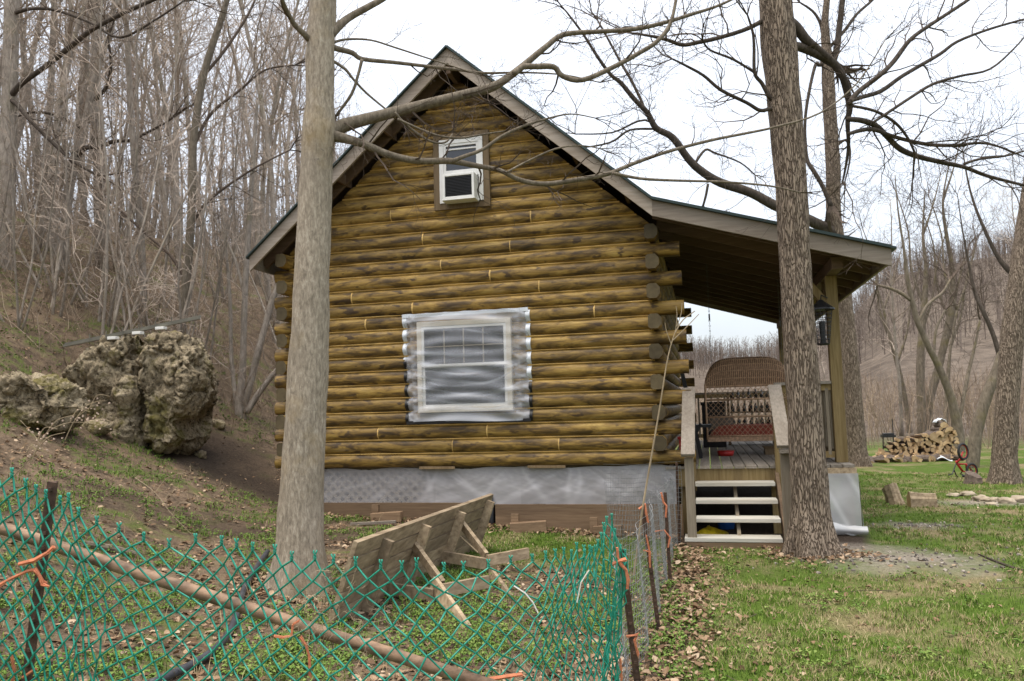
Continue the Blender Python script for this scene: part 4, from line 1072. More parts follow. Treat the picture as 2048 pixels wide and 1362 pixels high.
def traced_tree(name, label, cat, basepx, trunk, limbs, tm, lm, seed, twm=None, tw_density=3.2, tw_len=(.35, 1.1), base=None, group=None, lvl=2, sides=20, flare=True, minr=.0018):
    B = base or G(*basepx); rg = random.Random(seed)
    root = empty(name, B, label, cat, group)
    def tr(pts, off=0.0):
        o = []
        for k, t in enumerate(pts):
            q = vert(t[0], t[1], B, t[3] if len(t) > 3 else off); o.append((q, t[2] / 2 * depth(q) / F))
        return o
    T = tr(trunk); T[0] = (T[0][0] - V((0, 0, .12)), T[0][1])
    S = spline(T, 6); mb = MB()
    mb.tube([p for p, r in S], [r for p, r in S], sides, wob=.10, seed=seed)
    if flare:                          # root flare: push the foot out in lobes
        z0 = B.z; c0 = S[0][0]
        for v in mb.v:
            h = v.z - z0
            if h < .6:
                k = (1 - max(0, h + .1) / .7) ** 2; d = v - c0; a = math.atan2(d.y, d.x)
                f = 1 + k * (.30 + .30 * math.sin(a * 5 + seed) + .12 * math.sin(a * 9 + 1)); v.x = c0.x + (v.x - c0.x) * f; v.y = c0.y + (v.y - c0.y) * f
    mb.build('trunk', tm, root, smooth=True)
    tw = MB()
    for li, (pts, off) in enumerate(limbs):
        n = len(pts)
        P = tr([(x[0], x[1], x[2], off * i / (n - 1) + .02 * math.sin(i * 2.1 + li)) for i, x in enumerate(pts)])
        S = spline(P, 4); mb = MB()
        mb.tube([p for p, r in S], [r for p, r in S], 8, wob=.12, seed=li * 3.0)
        mb.build('limb', lm, root, smooth=True)
        L = 0
        for (a, ra), (b, rb2) in zip(S, S[1:]):
            L += (b - a).length
            ct = tw_density * (b - a).length
            if li and (a - S[0][0]).length < .15: continue
            while ct > 0:
                if rg.random() < ct:
                    t = (b - a).normalized(); s = rv(rg); s = (s - t * s.dot(t)).normalized()
                    twig(tw, a.lerp(b, rg.random()), t * .7 + s * .8 + V((0, 0, .1)), rg.uniform(*tw_len), max(minr * 1.6, min(ra * .5, .011)), lvl, rg, up=.05, kink=.28, nch=4, minr=minr)
                ct -= 1
        e, er = S[-1]; t = (e - S[-2][0]).normalized()
        for _ in range(3): twig(tw, e, t + rv(rg) * .3, rg.uniform(*tw_len), er, lvl, rg, up=.06, kink=.2, minr=minr)
    if tw.v: tag(tw.build('twigs', twm or M['twig'], root), kind='stuff')
    return root
# pale smooth tree on the left
LT = traced_tree('tree', 'tall pale smooth barked tree standing before the left end of the cabin wall', 'tree', (602, 1184),
    [(597, 1186, 112), (599, 1120, 96), (603, 1000, 86), (608, 900, 83), (618, 700, 77), (626, 500, 68), (634, 320, 62), (638, 262, 66), (640, 200, 57), (641, 100, 54), (646, 0, 52), (650, -150, 46), (654, -420, 38)],
    [([(648, 268, 33.4), (672, 258, 28.9), (700, 247, 25.1), (760, 231, 22), (840, 211, 20.5), (925, 190, 19), (985, 174, 18.2), (1030, 145, 15.2), (1090, 95, 12.2), (1128, 69, 10.6), (1200, 63, 9.1), (1270, 58, 9.1), (1330, 45, 7.6), (1385, 28, 6.8), (1440, 10, 5.3), (1500, -20, 4.6)], .9),
     ([(1028, 148, 12.9), (1046, 134, 11.4), (1075, 133, 11.4), (1108, 134, 11.4), (1125, 152, 11.4), (1165, 160, 10.6), (1225, 135, 9.9), (1280, 105, 9.1), (1315, 82, 8.4), (1340, 48, 7.6), (1352, 0, 6.8), (1360, -60, 5.3)], .5),
     ([(650, 268, 27.4), (690, 277, 19.8), (725, 287, 16.7), (780, 310, 15.2), (840, 322, 14.4), (900, 322, 13.7), (950, 331, 11.4), (1000, 341, 9.9), (1040, 360, 9.9), (1090, 368, 9.9), (1150, 360, 9.9), (1215, 348, 9.1), (1260, 330, 7.6), (1330, 305, 6.8), (1420, 281, 6.1), (1500, 265, 5.3), (1550, 254, 4.6), (1640, 226, 3.8), (1715, 165, 3), (1770, 80, 2.3)], 1.1),
     ([(905, 322, 9.9), (930, 312, 7.6), (965, 299, 6.8), (1000, 275, 6.8), (1040, 255, 6.1), (1085, 240, 4.6), (1140, 228, 3), (1190, 236, 2.3)], .3),
     ([(1225, 346, 6.8), (1280, 357, 6.1), (1350, 361, 5.3), (1450, 364, 4.6), (1540, 372, 3.8), (1600, 385, 3)], .3),
     ([(655, 92, 13.7), (680, 99, 11.4), (705, 106, 10.6), (725, 118, 9.1), (790, 125, 7.6), (850, 132, 6.8), (920, 140, 6.1), (970, 146, 5.3), (1050, 145, 3.8), (1130, 150, 3), (1200, 165, 2.3)], .6),
     ([(660, 88, 6.1), (690, 79, 4.6), (740, 80, 3.8), (790, 95, 3.8), (870, 121, 3), (960, 150, 2.3)], .3),
     ([(660, 118, 6.8), (690, 138, 6.1), (708, 160, 5.3), (735, 188, 4.6), (776, 222, 3.8)], .25),
     ([(724, 119, 6.8), (716, 150, 6.1), (703, 188, 6.1), (672, 232, 5.3)], .1),
     ([(630, 92, 13.7), (608, 68, 12.2), (590, 50, 10.6), (574, 22, 9.1), (560, -12, 7.6), (540, -70, 6.1)], -.5),
     ([(655, 78, 18.2), (680, 50, 16), (700, 34, 14.4), (740, 12, 12.9), (775, -8, 11.4), (850, -60, 9.1)], .3),
     ([(790, 225, 4.6), (815, 252, 4.6), (860, 282, 4.6), (890, 285, 3.8), (905, 268, 3)], .2),
     ([(795, 238, 5.3), (840, 258, 4.6), (880, 272, 4.6), (920, 276, 4.6), (970, 268, 3.8), (1010, 262, 3)], .25),
     ([(1015, 344, 4.6), (1050, 325, 3.8), (1110, 298, 3.8), (1160, 291, 3), (1200, 297, 2.3)], .2)],
    M['palebark'], M['paletwig'], 3, tw_density=2.4, tw_len=(.25, .85), lvl=2, minr=.0014)
# brown furrowed tree beside the stairs
RTREE = traced_tree('tree', 'tall brown furrowed bark tree standing right beside the porch stairs', 'tree', (1628, 1112),
    [(1629, 1113, 98), (1624, 1060, 84), (1620, 1000, 73), (1614, 900, 68), (1601, 700, 63), (1589, 500, 59), (1577, 300, 62), (1566, 180, 64), (1558, 100, 66), (1551, 0, 66), (1540, -160, 60), (1530, -420, 46)],
    [([(1568, 40, 25.8), (1590, 52, 20.6), (1612, 80, 18.9), (1637, 102, 17.2), (1668, 128, 15.5), (1685, 152, 14.6), (1694, 182, 13.8), (1699, 215, 12.9), (1695, 245, 9.5), (1697, 290, 6.9), (1692, 330, 5.2), (1685, 365, 3.4)], .8),
     ([(1566, 92, 18.9), (1600, 94, 17.2), (1640, 112, 15.5), (1668, 130, 13.8)], .4),
     ([(1698, 208, 10.3), (1715, 185, 10.3), (1760, 150, 10.3), (1788, 122, 9.5), (1820, 80, 8.6), (1860, 50, 7.7), (1930, 4, 6.9), (1990, -40, 5.2)], .5),
     ([(1700, 202, 8.6), (1725, 194, 8.6), (1762, 182, 8.6), (1800, 155, 7.7), (1830, 137, 7.7), (1880, 108, 6.9), (1915, 83, 6), (1980, 58, 5.2), (2050, 38, 4.3)], .9),
     ([(1696, 238, 10.3), (1725, 241, 11.2), (1752, 252, 11.2), (1775, 274, 11.2), (1800, 298, 11.2), (1835, 313, 10.3), (1885, 325, 9.5), (1930, 335, 7.7), (1975, 352, 6.9), (2050, 371, 5.2)], .9),
     ([(1697, 268, 7.7), (1720, 261, 8.6), (1748, 259, 8.6), (1790, 274, 7.7), (1850, 288, 7.7), (1905, 291, 6.9), (1960, 286, 5.2), (2000, 294, 4.3), (2050, 315, 2.6)], .7),
     ([(1746, 245, 5.2), (1775, 226, 6), (1820, 196, 6), (1866, 168, 6), (1920, 152, 5.2), (1980, 138, 4.3), (2030, 95, 3.4), (2060, 60, 2.6)], .5),
     ([(1928, 328, 5.2), (1960, 318, 5.2), (2010, 312, 4.3), (2055, 300, 3.4)], .2),
     ([(1705, 212, 6), (1750, 222, 6), (1790, 245, 6), (1815, 275, 5.2), (1828, 302, 4.3)], .3),
     ([(1565, 222, 10.3), (1543, 217, 8.6), (1521, 221, 7.7), (1493, 205, 6.9), (1442, 180, 6.9), (1407, 151, 6), (1373, 132, 5.2), (1345, 118, 3.4)], -.3),
     ([(1562, 215, 12), (1541, 197, 9.5), (1524, 167, 7.7), (1509, 145, 6.9), (1508, 91, 6), (1505, 62, 5.2), (1495, 30, 3.4)], -.3),
     ([(1509, 145, 5.2), (1467, 119, 5.2), (1420, 100, 4.3), (1405, 80, 3.4)], -.3),
     ([(1560, 20, 10.3), (1500, 55, 9.5), (1440, 75, 8.6), (1395, 85, 8.6), (1365, 90, 7.7), (1335, 80, 6.9), (1300, 72, 5.2), (1255, 65, 3.4)], -.5)],
    M['furrow'], M['darkbark'], 5, tw_density=3.4, tw_len=(.3, 1.15), lvl=2, sides=36, minr=.0017)
# dark tree behind the porch
BT = traced_tree('tree', 'dark forked tree rising behind the porch roof', 'tree', (1716, 932),
    [(1716, 934, 42), (1712, 870, 37), (1703, 750, 32), (1693, 640, 30), (1681, 540, 29), (1668, 430, 28), (1666, 330, 28), (1660, 231, 26), (1656, 150, 24), (1652, 90, 18), (1650, 40, 14), (1655, -20, 12), (1660, -150, 8)],
    [([(1672, 470, 25.8), (1648, 455, 23.2), (1610, 436, 21.5), (1550, 411, 20.6), (1500, 385, 19.8), (1440, 365, 18.1), (1400, 340, 17.2), (1375, 316, 16.3), (1345, 275, 14.6), (1312, 256, 12.9), (1295, 226, 12), (1270, 200, 10.3), (1242, 166, 9.5), (1222, 150, 7.7), (1196, 115, 6.9), (1165, 66, 5.2), (1130, 20, 3.4)], -1.5),
     ([(1290, 222, 6.9), (1282, 200, 6), (1262, 160, 6), (1240, 122, 5.2), (1215, 76, 4.3), (1195, 40, 3.4)], .5),
     ([(1655, 150, 15.5), (1672, 105, 12.9), (1678, 60, 12), (1684, 10, 11.2), (1692, -60, 8.6)], .3),
     ([(1658, 112, 7.7), (1640, 130, 7.7), (1632, 128, 6.9), (1622, 165, 6), (1612, 222, 6), (1610, 270, 6), (1614, 318, 7.7), (1626, 340, 8.6), (1645, 372, 8.6), (1662, 412, 9.5)], -.4),
     ([(1654, 105, 7.7), (1646, 72, 6.9), (1640, 45, 6), (1625, 22, 5.2), (1600, 5, 3.4)], .2),
     ([(1658, 96, 6.9), (1690, 60, 6.9), (1712, 30, 6), (1740, 5, 5.2)], .8),
     ([(1664, 300, 6), (1690, 280, 5.2), (1700, 300, 4.3), (1698, 330, 3.4), (1690, 362, 2.6)], .2),
     ([(1388, 330, 6), (1410, 300, 5.2), (1430, 306, 4.3), (1480, 325, 3.4), (1510, 350, 2.6)], .5),
     ([(1316, 258, 5.2), (1260, 260, 4.3), (1220, 285, 4.3), (1150, 295, 3.4), (1090, 280, 2.6)], -.5),
     ([(1416, 368, 5.2), (1412, 390, 5.2), (1406, 412, 4.3)], 0), ([(1340, 275, 5.2), (1290, 240, 4.3), (1225, 265, 3.4), (1150, 268, 2.6)], -.6)],
    M['furrow'], M['darkbark'], 11, tw_density=2.3, tw_len=(.6, 2.2), lvl=2, minr=.0032)
# trees by the wood pile and beyond
traced_tree('tree', 'thick grey leaning tree at the right edge beyond the red bicycle', 'tree', (2006, 966),
    [(2006, 968, 52), (2010, 900, 44), (2015, 800, 42), (2027, 650, 42), (2040, 560, 42), (2052, 470, 40), (2075, 300, 34), (2100, 100, 28), (2115, -120, 21), (2120, -420, 10)],
    [([(2040, 560, 14), (2000, 520, 9), (1965, 450, 6), (1940, 380, 4), (1925, 300, 2)], .5), ([(2078, 280, 18), (2140, 180, 14), (2210, 60, 9), (2270, -80, 5)], .8), ([(2105, 60, 16), (2060, -60, 11), (2030, -200, 6)], .4), ([(2090, 200, 12), (2150, 150, 8), (2230, 130, 5)], -.6)], M['furrow'], M['darkbark'], 21, tw_density=1.2, tw_len=(.5, 1.5), minr=.003)
traced_tree('tree', 'mossy tree leaning right towards the thick grey tree at the edge', 'tree', (1945, 935),
    [(1943, 937, 26), (1950, 880, 23), (1962, 830, 21), (1978, 780, 20), (1995, 735, 18), (2008, 690, 15), (2022, 640, 12), (2040, 560, 9)],
    [([(1996, 735, 10), (2010, 712, 8), (2030, 690, 6)], .4), ([(2000, 715, 10), (1985, 665, 9), (1965, 620, 8), (1950, 585, 7), (1940, 540, 5), (1925, 460, 3), (1915, 390, 1.5)], .5)], M['mossbark'], M['darkbark'], 22, tw_density=1.0, tw_len=(.5, 1.5), flare=False, minr=.004)
traced_tree('tree', 'slim tree leaning left just behind the right end of the wood pile', 'tree', (1918, 905),
    [(1918, 906, 22), (1916, 860, 20), (1905, 805, 16), (1893, 770, 14), (1876, 730, 13), (1860, 699, 12), (1846, 668, 11), (1834, 641, 11), (1824, 600, 9), (1815, 560, 8), (1808, 500, 5), (1796, 420, 3), (1790, 350, 1.5)],
    [([(1822, 600, 8), (1800, 585, 7), (1775, 575, 6), (1755, 570, 4)], .3), ([(1836, 645, 6), (1855, 610, 6), (1885, 585, 5), (1900, 560, 4)], .4), ([(1868, 712, 5), (1872, 660, 5), (1890, 620, 4)], .3), ([(1918, 840, 8), (1930, 780, 7), (1938, 740, 7), (1950, 690, 5), (1960, 640, 4)], .4)], M['mossbark'], M['mossbark'], 23, tw_density=2.0, tw_len=(.6, 2.2), flare=False, minr=.004)
for i, (b, tk, lb) in enumerate([
    ((1853, 866), [(1853, 868, 16), (1860, 800, 15), (1872, 754, 15), (1886, 700, 14), (1899, 641, 15), (1904, 600, 12), (1905, 540, 10), (1893, 470, 7), (1886, 400, 4), (1900, 320, 1.5)], 'slim mossy tree curving up behind the middle of the wood pile'),
    ((1843, 868), [(1843, 870, 17), (1842, 800, 16), (1841, 722, 15), (1844, 660, 13), (1848, 610, 12), (1852, 540, 8), (1846, 470, 5), (1850, 380, 1.5)], 'straight pale tree rising behind the middle of the wood pile'),
    ((1819, 866), [(1819, 868, 9), (1813, 815, 9), (1805, 770, 9), (1794, 725, 8), (1783, 686, 8), (1774, 655, 6), (1767, 620, 5), (1750, 560, 3)], 'thin bent sapling left of the mossy trees behind the wood pile'),
    ((1890, 872), [(1890, 874, 9), (1893, 800, 8), (1897, 740, 7), (1902, 690, 5), (1915, 620, 4), (1935, 560, 3)], 'thin upright sapling in the gap behind the tall end of the wood pile')]):
    traced_tree('tree', lb, 'tree', b, tk, [([(tk[3][0], tk[3][1], 6), (tk[3][0] + 20, tk[3][1] - 60, 4), (tk[3][0] + 30, tk[3][1] - 130, 3), (tk[3][0] + 52, tk[3][1] - 210, 1.5)], .5), ([(tk[4][0], tk[4][1], 6), (tk[4][0] - 25, tk[4][1] - 70, 4), (tk[4][0] - 32, tk[4][1] - 150, 3), (tk[4][0] - 58, tk[4][1] - 230, 1.5)], .5), ([(tk[-2][0], tk[-2][1], 5), (tk[-2][0] + 20, tk[-2][1] - 60, 3), (tk[-2][0] + 35, tk[-2][1] - 120, 1.5)], .5)],
        M['mossbark'], M['mossbark'], 31 + i, tw_density=1.9, tw_len=(.8, 2.6), flare=False, minr=.005)
# left: pale kinked tree and a clump of stems beyond the boulder
traced_tree('tree', 'light grey kinked tree rising just behind the boulder', 'tree', None,
    [(362, 640, 17), (372, 560, 17), (380, 470, 16), (384, 380, 15), (386, 300, 14), (392, 240, 14), (405, 160, 14), (425, 90, 13), (442, 40, 12), (456, -10, 11), (480, -120, 9)],
    [([(378, 470, 8), (400, 420, 6), (450, 375, 5), (520, 330, 4), (580, 300, 3)], .6), ([(385, 300, 6), (420, 230, 6), (480, 180, 5), (530, 140, 4), (590, 130, 3)], .6), ([(372, 560, 6), (340, 510, 6), (300, 475, 5), (240, 420, 5), (180, 370, 4)], .3),
     ([(408, 150, 6), (450, 100, 6), (490, 40, 5), (510, 0, 4)], .4)], M['paletwig'], M['twig'], 41, tw_density=2.0, tw_len=(.5, 1.6), base=U(362, 640, 15.0), flare=False, minr=.003)
traced_tree('tree', 'clump of slanting brown stems growing left of the cabin wall', 'tree', None,
    [(478, 832, 20), (482, 780, 15), (486, 720, 13), (488, 640, 12), (492, 540, 11), (498, 450, 10), (505, 330, 8), (515, 200, 6)],
    [([(483, 826, 15), (500, 770, 14), (512, 720, 14), (528, 660, 13), (545, 600, 12), (560, 560, 11), (585, 470, 9)], .3), ([(492, 826, 14), (515, 790, 12), (545, 750, 11), (570, 720, 10), (600, 670, 8)], .4), ([(476, 824, 12), (468, 770, 9), (462, 700, 8), (460, 600, 7), (450, 480, 5), (440, 380, 4)], .2), ([(490, 600, 6), (470, 520, 6), (430, 440, 5), (400, 400, 3)], .3)],
    M['foresttrunk'], M['foresttrunk'], 43, tw_density=1.8, tw_len=(.5, 1.6), base=G(480, 832), twm=M['forestcrown'], minr=.003)
# nearer dark boughs that reach in from the left edge
traced_tree('tree', 'broad grey trunk at the far left edge with long dark boughs crossing the hillside', 'tree', None,
    [(8, 600, 34), (12, 450, 32), (16, 300, 30), (20, 150, 28), (24, 0, 27), (28, -200, 22)],
    [([(18, 200, 14), (40, 170, 11), (95, 130, 10), (150, 85, 10), (190, 55, 9), (260, 20, 8), (330, -10, 6)], -1.0),
     ([(12, 200, 10), (30, 205, 9), (60, 240, 8), (110, 290, 7), (150, 325, 6), (200, 352, 4)], -.6),
     ([(20, 30, 8), (60, 18, 7), (110, 20, 6), (180, 45, 5), (240, 75, 5), (310, 40, 4), (370, 0, 3)], -1.2)],
    M['foresttrunk'], M['darkbark'], 47, tw_density=2.0, tw_len=(.4, 1.5), base=U(8, 600, 15.5), flare=False, minr=.003)
traced_tree('tree', 'dark crooked tree with a hooked bough among the pale trunks on the hillside', 'tree', None,
    [(112, 600, 20), (125, 500, 19), (135, 400, 18), (150, 320, 17), (165, 280, 16), (180, 200, 14), (200, 120, 12), (222, 60, 10), (235, -40, 8)],
    [([(152, 318, 11), (170, 296, 10), (200, 294, 9), (225, 283, 8), (260, 280, 6), (300, 262, 5), (340, 240, 3)], -.6), ([(190, 200, 8), (215, 170, 7), (222, 120, 6), (215, 80, 5)], -.5), ([(170, 260, 7), (110, 230, 6), (60, 225, 5), (20, 240, 4)], -.4)],
    M['foresttrunk'], M['darkbark'], 49, tw_density=2.2, tw_len=(.5, 1.5), base=U(112, 600, 17.0), flare=False, minr=.003)

# forest on the left hillside: prototypes and copies
def forest_proto(seed, H, rb, clear, nb, shrub=False):
    rg = random.Random(seed); root = empty('forest_tree' if not shrub else 'sapling', (0, 0, 0), 'x', 'tree')
    mb = MB(); cr = MB()
    stems = 1 if not shrub else rg.randint(3, 5)
    for s in range(stems):
        p = V((rg.uniform(-.12, .12), rg.uniform(-.12, .12), -.3)) if shrub else V((0, 0, -.4)); d = V((rg.gauss(0, .08), rg.gauss(0, .08), 1)) if not shrub else V((rg.gauss(0, .3), rg.gauss(0, .3), 1))
        pts = [p]; rs = [rb]; n = 12
        for i in range(n):
            d = (d.normalized() + V((rg.gauss(0, .05), rg.gauss(0, .05), .05))); p = p + d.normalized() * ((H + .4) / n); pts.append(p); rs.append(rb * (1 - .88 * (i + 1) / n) + .004)
        rs[0] *= 1.25; mb.tube(pts, rs, 8 if not shrub else 5, wob=.1)
        for k in range(nb // stems):
            t = clear + (1 - clear) * rg.random() ** .8; f = t * n; i = min(n - 1, int(f)); a = pts[i].lerp(pts[i + 1], f - i)
            ang = rg.uniform(0, 6.283); L = H * rg.uniform(.10, .27) * (1.15 - .6 * t)
            twig(cr, a, V((math.cos(ang), math.sin(ang), rg.uniform(.5, 1.5))), L, rs[i] * .42, 2, rg, 4, .10, .20, 4, 3, .0045)
    mb.build('trunk', M['foresttrunk'], root, smooth=True); cr.build('crown', M['forestcrown'], root)
    return root
protos = [forest_proto(100 + i, 13 + i * .9, .075 + .018 * (i % 4), .22 + .05 * (i % 3), 36) for i in range(6)]
sprotos = [forest_proto(200 + i, 3.6 + i * .9, .022, .12, 26, True) for i in range(4)]
def place(pr, p, s, rg, label, group, name, used):
    i = rg.randrange(len(pr)); o = pr[i] if i not in used else copy_tree(pr[i])
    used.add(i)
    o.location = p; o.scale = (s, s, s * rg.uniform(.9, 1.1)); o.rotation_euler = (rg.gauss(0, .05), rg.gauss(0, .05), rg.uniform(0, 6.28))
    tag(o, label, 'tree', group)
rg = random.Random(5); ut = set(); us = set(); cnt = 0; pts_ = []
while cnt < 112:
    az = rg.uniform(-62, -27); D = 17 + 40 * rg.random()
    X = CAM.x + D * math.sin(rad(az)); Y = CAM.y + D * math.cos(rad(az))
    u = hill_u(X, Y)
    if u < 3.0 or (X > -3 and Y < 12) or any((X - a) ** 2 + (Y - b) ** 2 < .7 for a, b in pts_): continue
    pts_.append((X, Y)); cnt += 1
    place(protos, GP(X, Y), rg.uniform(.7, 1.15), rg, 'slender bare tree in the dense wood on the left hillside', 'bare trees on the left hillside', 'forest_tree', ut)
cnt = 0
while cnt < 130:
    az = rg.uniform(-60, -24); D = 14 + 34 * rg.random()
    X = CAM.x + D * math.sin(rad(az)); Y = CAM.y + D * math.cos(rad(az)); u = hill_u(X, Y)
    if u < 2.2 or (X > -2.5 and Y < 9.5): continue
    cnt += 1
    place(sprotos, GP(X, Y), rg.uniform(.7, 1.3), rg, 'thin bare sapling in the undergrowth of the left hillside', 'bare saplings on the left hillside', 'sapling', us)
# middle distance trees on the right, over the far brush
cnt = 0
while cnt < 11:
    az = rg.uniform(7.5, 34); D = rg.uniform(32, 62)
    X = CAM.x + D * math.sin(rad(az)); Y = CAM.y + D * math.cos(rad(az)); cnt += 1
    place(protos, GP(X, Y), rg.uniform(.45, .7), rg, 'bare tree rising from the brush beyond the wood pile', 'bare trees beyond the wood pile', 'forest_tree', ut)
# far wood on the hills: one mass
fw2 = MB(); rg = random.Random(77)
def fartree(p, H, n):
    d0 = V((rg.gauss(0, .05), rg.gauss(0, .05), 1)); top = p + d0 * H; r = H * .008
    fw2.tube([p - V((0, 0, .5)), p.lerp(top, .5), top], [r * 1.3, r * .8, r * .15], 3, cap=False)
    for _ in range(n):
        t = rg.uniform(.15, .95); a = p.lerp(top, t); ang = rg.uniform(0, 6.28); L = H * rg.uniform(.12, .3) * (1.2 - .7 * t)
        d = V((math.cos(ang), math.sin(ang), rg.uniform(.5, 1.6))).normalized(); b = a + d * L * .5 + V((0, 0, L * .04)); c = b + (d + V((rg.gauss(0, .2), rg.gauss(0, .2), .25))).normalized() * L * .5
        fw2.tube([a, b, c], [r * .42, r * .3, r * .16], 3, cap=False)
        for _ in range(2):
            dd = (d + rv(rg) * .5 + V((0, 0, .3))).normalized(); fw2.tube([b, b + dd * L * .45], [r * .28, r * .14], 3, cap=False)
cnt = 0
while cnt < 8500:
    az = rg.uniform(-34, 42); D = (62 + 120 * rg.random() ** .7) if az < -9 else (150 + 190 * rg.random() ** .8) if az < 8 else (95 + 235 * rg.random() ** .7)
    X = CAM.x + D * math.sin(rad(az)); Y = CAM.y + D * math.cos(rad(az)); cnt += 1
    fartree(GP(X, Y), rg.uniform(5, 8.5), 7 if D > 180 else 10 if D > 110 else 17)
tag(fw2.build('far_wood', M['farcrown']), kind='stuff')
# brush: thin upright stems in the valley
br = MB(); cnt = 0
while cnt < 5200:
    az = rg.uniform(-28, 40); D = 24 + 46 * rg.random() ** .9
    X = CAM.x + D * math.sin(rad(az)); Y = CAM.y + D * math.cos(rad(az))
    if az > 6 and D < 30 + 3 * math.sin(az): continue
    if az < -12 and hill_u(X, Y) < 1: continue
    cnt += 1; p = GP(X, Y); H = rg.uniform(.8, 2.6) * (1 if D > 30 else .6)
    d = V((rg.gauss(0, .16), rg.gauss(0, .16), 1)); q = p + d * H
    br.tube([p, p.lerp(q, .5) + rv(rg) * .05, q], [.012, .009, .004], 3, cap=False)
    for _ in range(3):
        a = p.lerp(q, rg.uniform(.3, .9)); br.tube([a, a + (d * .8 + rv(rg) * .45).normalized() * H * rg.uniform(.2, .4)], [.007, .003], 3, cap=False)
tag(br.build('brush', M['brush']), kind='stuff')
# undergrowth on the near hillside
ug = MB(); cnt = 0
while cnt < 1900:
    az = rg.uniform(-62, -25); D = 14.5 + 20 * rg.random()
    X = CAM.x + D * math.sin(rad(az)); Y = CAM.y + D * math.cos(rad(az)); u = hill_u(X, Y)
    if u < 1.9 or (X > -1.6 and Y < 8.5): continue
    cnt += 1; p = GP(X, Y); H = rg.uniform(.4, 1.7); d = V((rg.gauss(0, .35), rg.gauss(0, .35), 1)).normalized()
    twig(ug, p, d, H, .007, 1, rg, 4, .04, .22, 4, 3, .0025)
tag(ug.build('undergrowth', M['brush']), kind='stuff')

# ------------------------------------------------------------------ boulder and rocks
def rocky(name, c, size, seed, mat, sub=5, cracks=(), amp=.28, sq=2.6):
    import bmesh
    bm = bmesh.new(); bmesh.ops.create_icosphere(bm, subdivisions=sub, radius=1)
    rp = random.Random(int(seed * 10)); PL = [(rv(rp).normalized(), rp.uniform(.74, .98)) for _ in range(16)]
    for v in bm.verts:
        d = v.co.normalized(); k = min([h_ / max(1e-3, d.dot(n_)) for n_, h_ in PL if d.dot(n_) > .2] + [1.12]); kk = (abs(d.x) ** sq + abs(d.y) ** sq + abs(d.z) ** sq) ** (-1 / sq)
        n = noise.fractal(d * 1.5 + V((seed, 0, 0)), 1.0, 2.0, 4) * amp + -abs(noise.noise(d * 4 + V((seed, 3, 0)))) * amp * .4 - max(0, noise.noise(d * 10 + V((seed, 7, 1)))) * amp * .45 + noise.noise(d * 24 + V((seed, 2, 1))) * amp * .08
        f = k * (1 + n - amp * .25)
        for (cx, wd, dp) in cracks:
            e = abs(d.x - cx - .06 * noise.noise(V((0, 0, d.z * 3 + seed)))); f -= dp * math.exp(-(e / wd) ** 2)
        v.co = V((d.x * size[0], d.y * size[1], d.z * size[2])) * f
    me = bpy.data.meshes.new(name); bm.to_mesh(me); bm.free(); me.materials.append(mat)
    me.polygons.foreach_set('use_smooth', [True] * len(me.polygons))
    o = bpy.data.objects.new(name, me); col.objects.link(o); o.location = c; o.rotation_euler = (0, 0, rad(13)); return o
def slab_rock(name, poly, D, thick, seed, mat, lean=0.0):
    """blocky rock: front outline (metres, from the photo's silhouette) given real depth, then weathered"""
    import bmesh
    P = [U(x, y, D) for x, y in poly]; cen = sum(P, V()) / len(P)
    bm = bmesh.new(); n = len(P); rings = []
    for t, k in ((0, .80), (.10, .96), (.3, 1.0), (.65, .98), (.9, .85), (1.0, .6)):
        rings.append([bm.verts.new(cen + (p - cen) * k + HN * (t * thick) + V((0, 0, lean * t))) for p in P])
    for a, b in zip(rings, rings[1:]):
        for i in range(n): bm.faces.new((a[i], a[(i + 1) % n], b[(i + 1) % n], b[i]))
    bm.faces.new(rings[0][::-1]); bm.faces.new(rings[-1])
    bmesh.ops.triangulate(bm, faces=bm.faces[:])
    bmesh.ops.subdivide_edges(bm, edges=bm.edges[:], cuts=8, use_grid_fill=True)
    bmesh.ops.triangulate(bm, faces=bm.faces[:])
    for _ in range(2): bmesh.ops.smooth_vert(bm, verts=bm.verts[:], factor=.5, use_axis_x=True, use_axis_y=True, use_axis_z=True)
    for _ in range(2): bmesh.ops.subdivide_edges(bm, edges=[e for e in bm.edges if e.calc_length() > .032], cuts=1); bmesh.ops.triangulate(bm, faces=bm.faces[:])
    bmesh.ops.recalc_face_normals(bm, faces=bm.faces[:]); bm.normal_update()
    mv = []
    for v in bm.verts:
        p = v.co + V((seed, 0, 0)); q = v.co
        d = .16 * noise.noise(p * 1.3) + .10 * noise.noise(p * 2.9)
        low = sm((cen.z + .25 - q.z) / .5) * sm((q - cen).dot(RT) / .3 + .6)      # the smooth tan face low on the right
        d -= .16 * max(0, abs(noise.noise(p * V((1, 1, 1.6)).x * 2.2)) * -1 + .22) * (1 - .5 * low)   # joints
        d -= .10 * max(0, noise.noise(p * 5.5)) * (1 - .8 * low) + .06 * max(0, noise.noise(p * 12)) * (1 - .7 * low)
        pw2 = p + V((noise.noise(p * 3), noise.noise(p * 3 + V((5, 0, 0))), noise.noise(p * 3 + V((9, 0, 0))))) * .16
        for fq, am, gv in ((1.7, .10, .075), (4.2, .05, .045)):       # fracture plates with dark joints between them
            ds, ps = noise.voronoi(pw2 * V((1, 1, 1)).x * fq); d += (am * noise.noise(ps[0] * 7.3) - gv * math.exp(-(ds[1] - ds[0]) / .07)) * (1 - .6 * low)
        d += .025 * noise.noise(p * 22) - .03 * max(0, noise.noise(p * 34))
        mv.append(v.normal * d)
    for v, d in zip(bm.verts, mv): v.co += d - cen
    me = bpy.data.meshes.new(name); bm.to_mesh(me); bm.free(); me.materials.append(mat); me.polygons.foreach_set('use_smooth', [True] * len(me.polygons))
    o = bpy.data.objects.new(name, me); col.objects.link(o); o.location = cen; return o
for v_ in (): pass
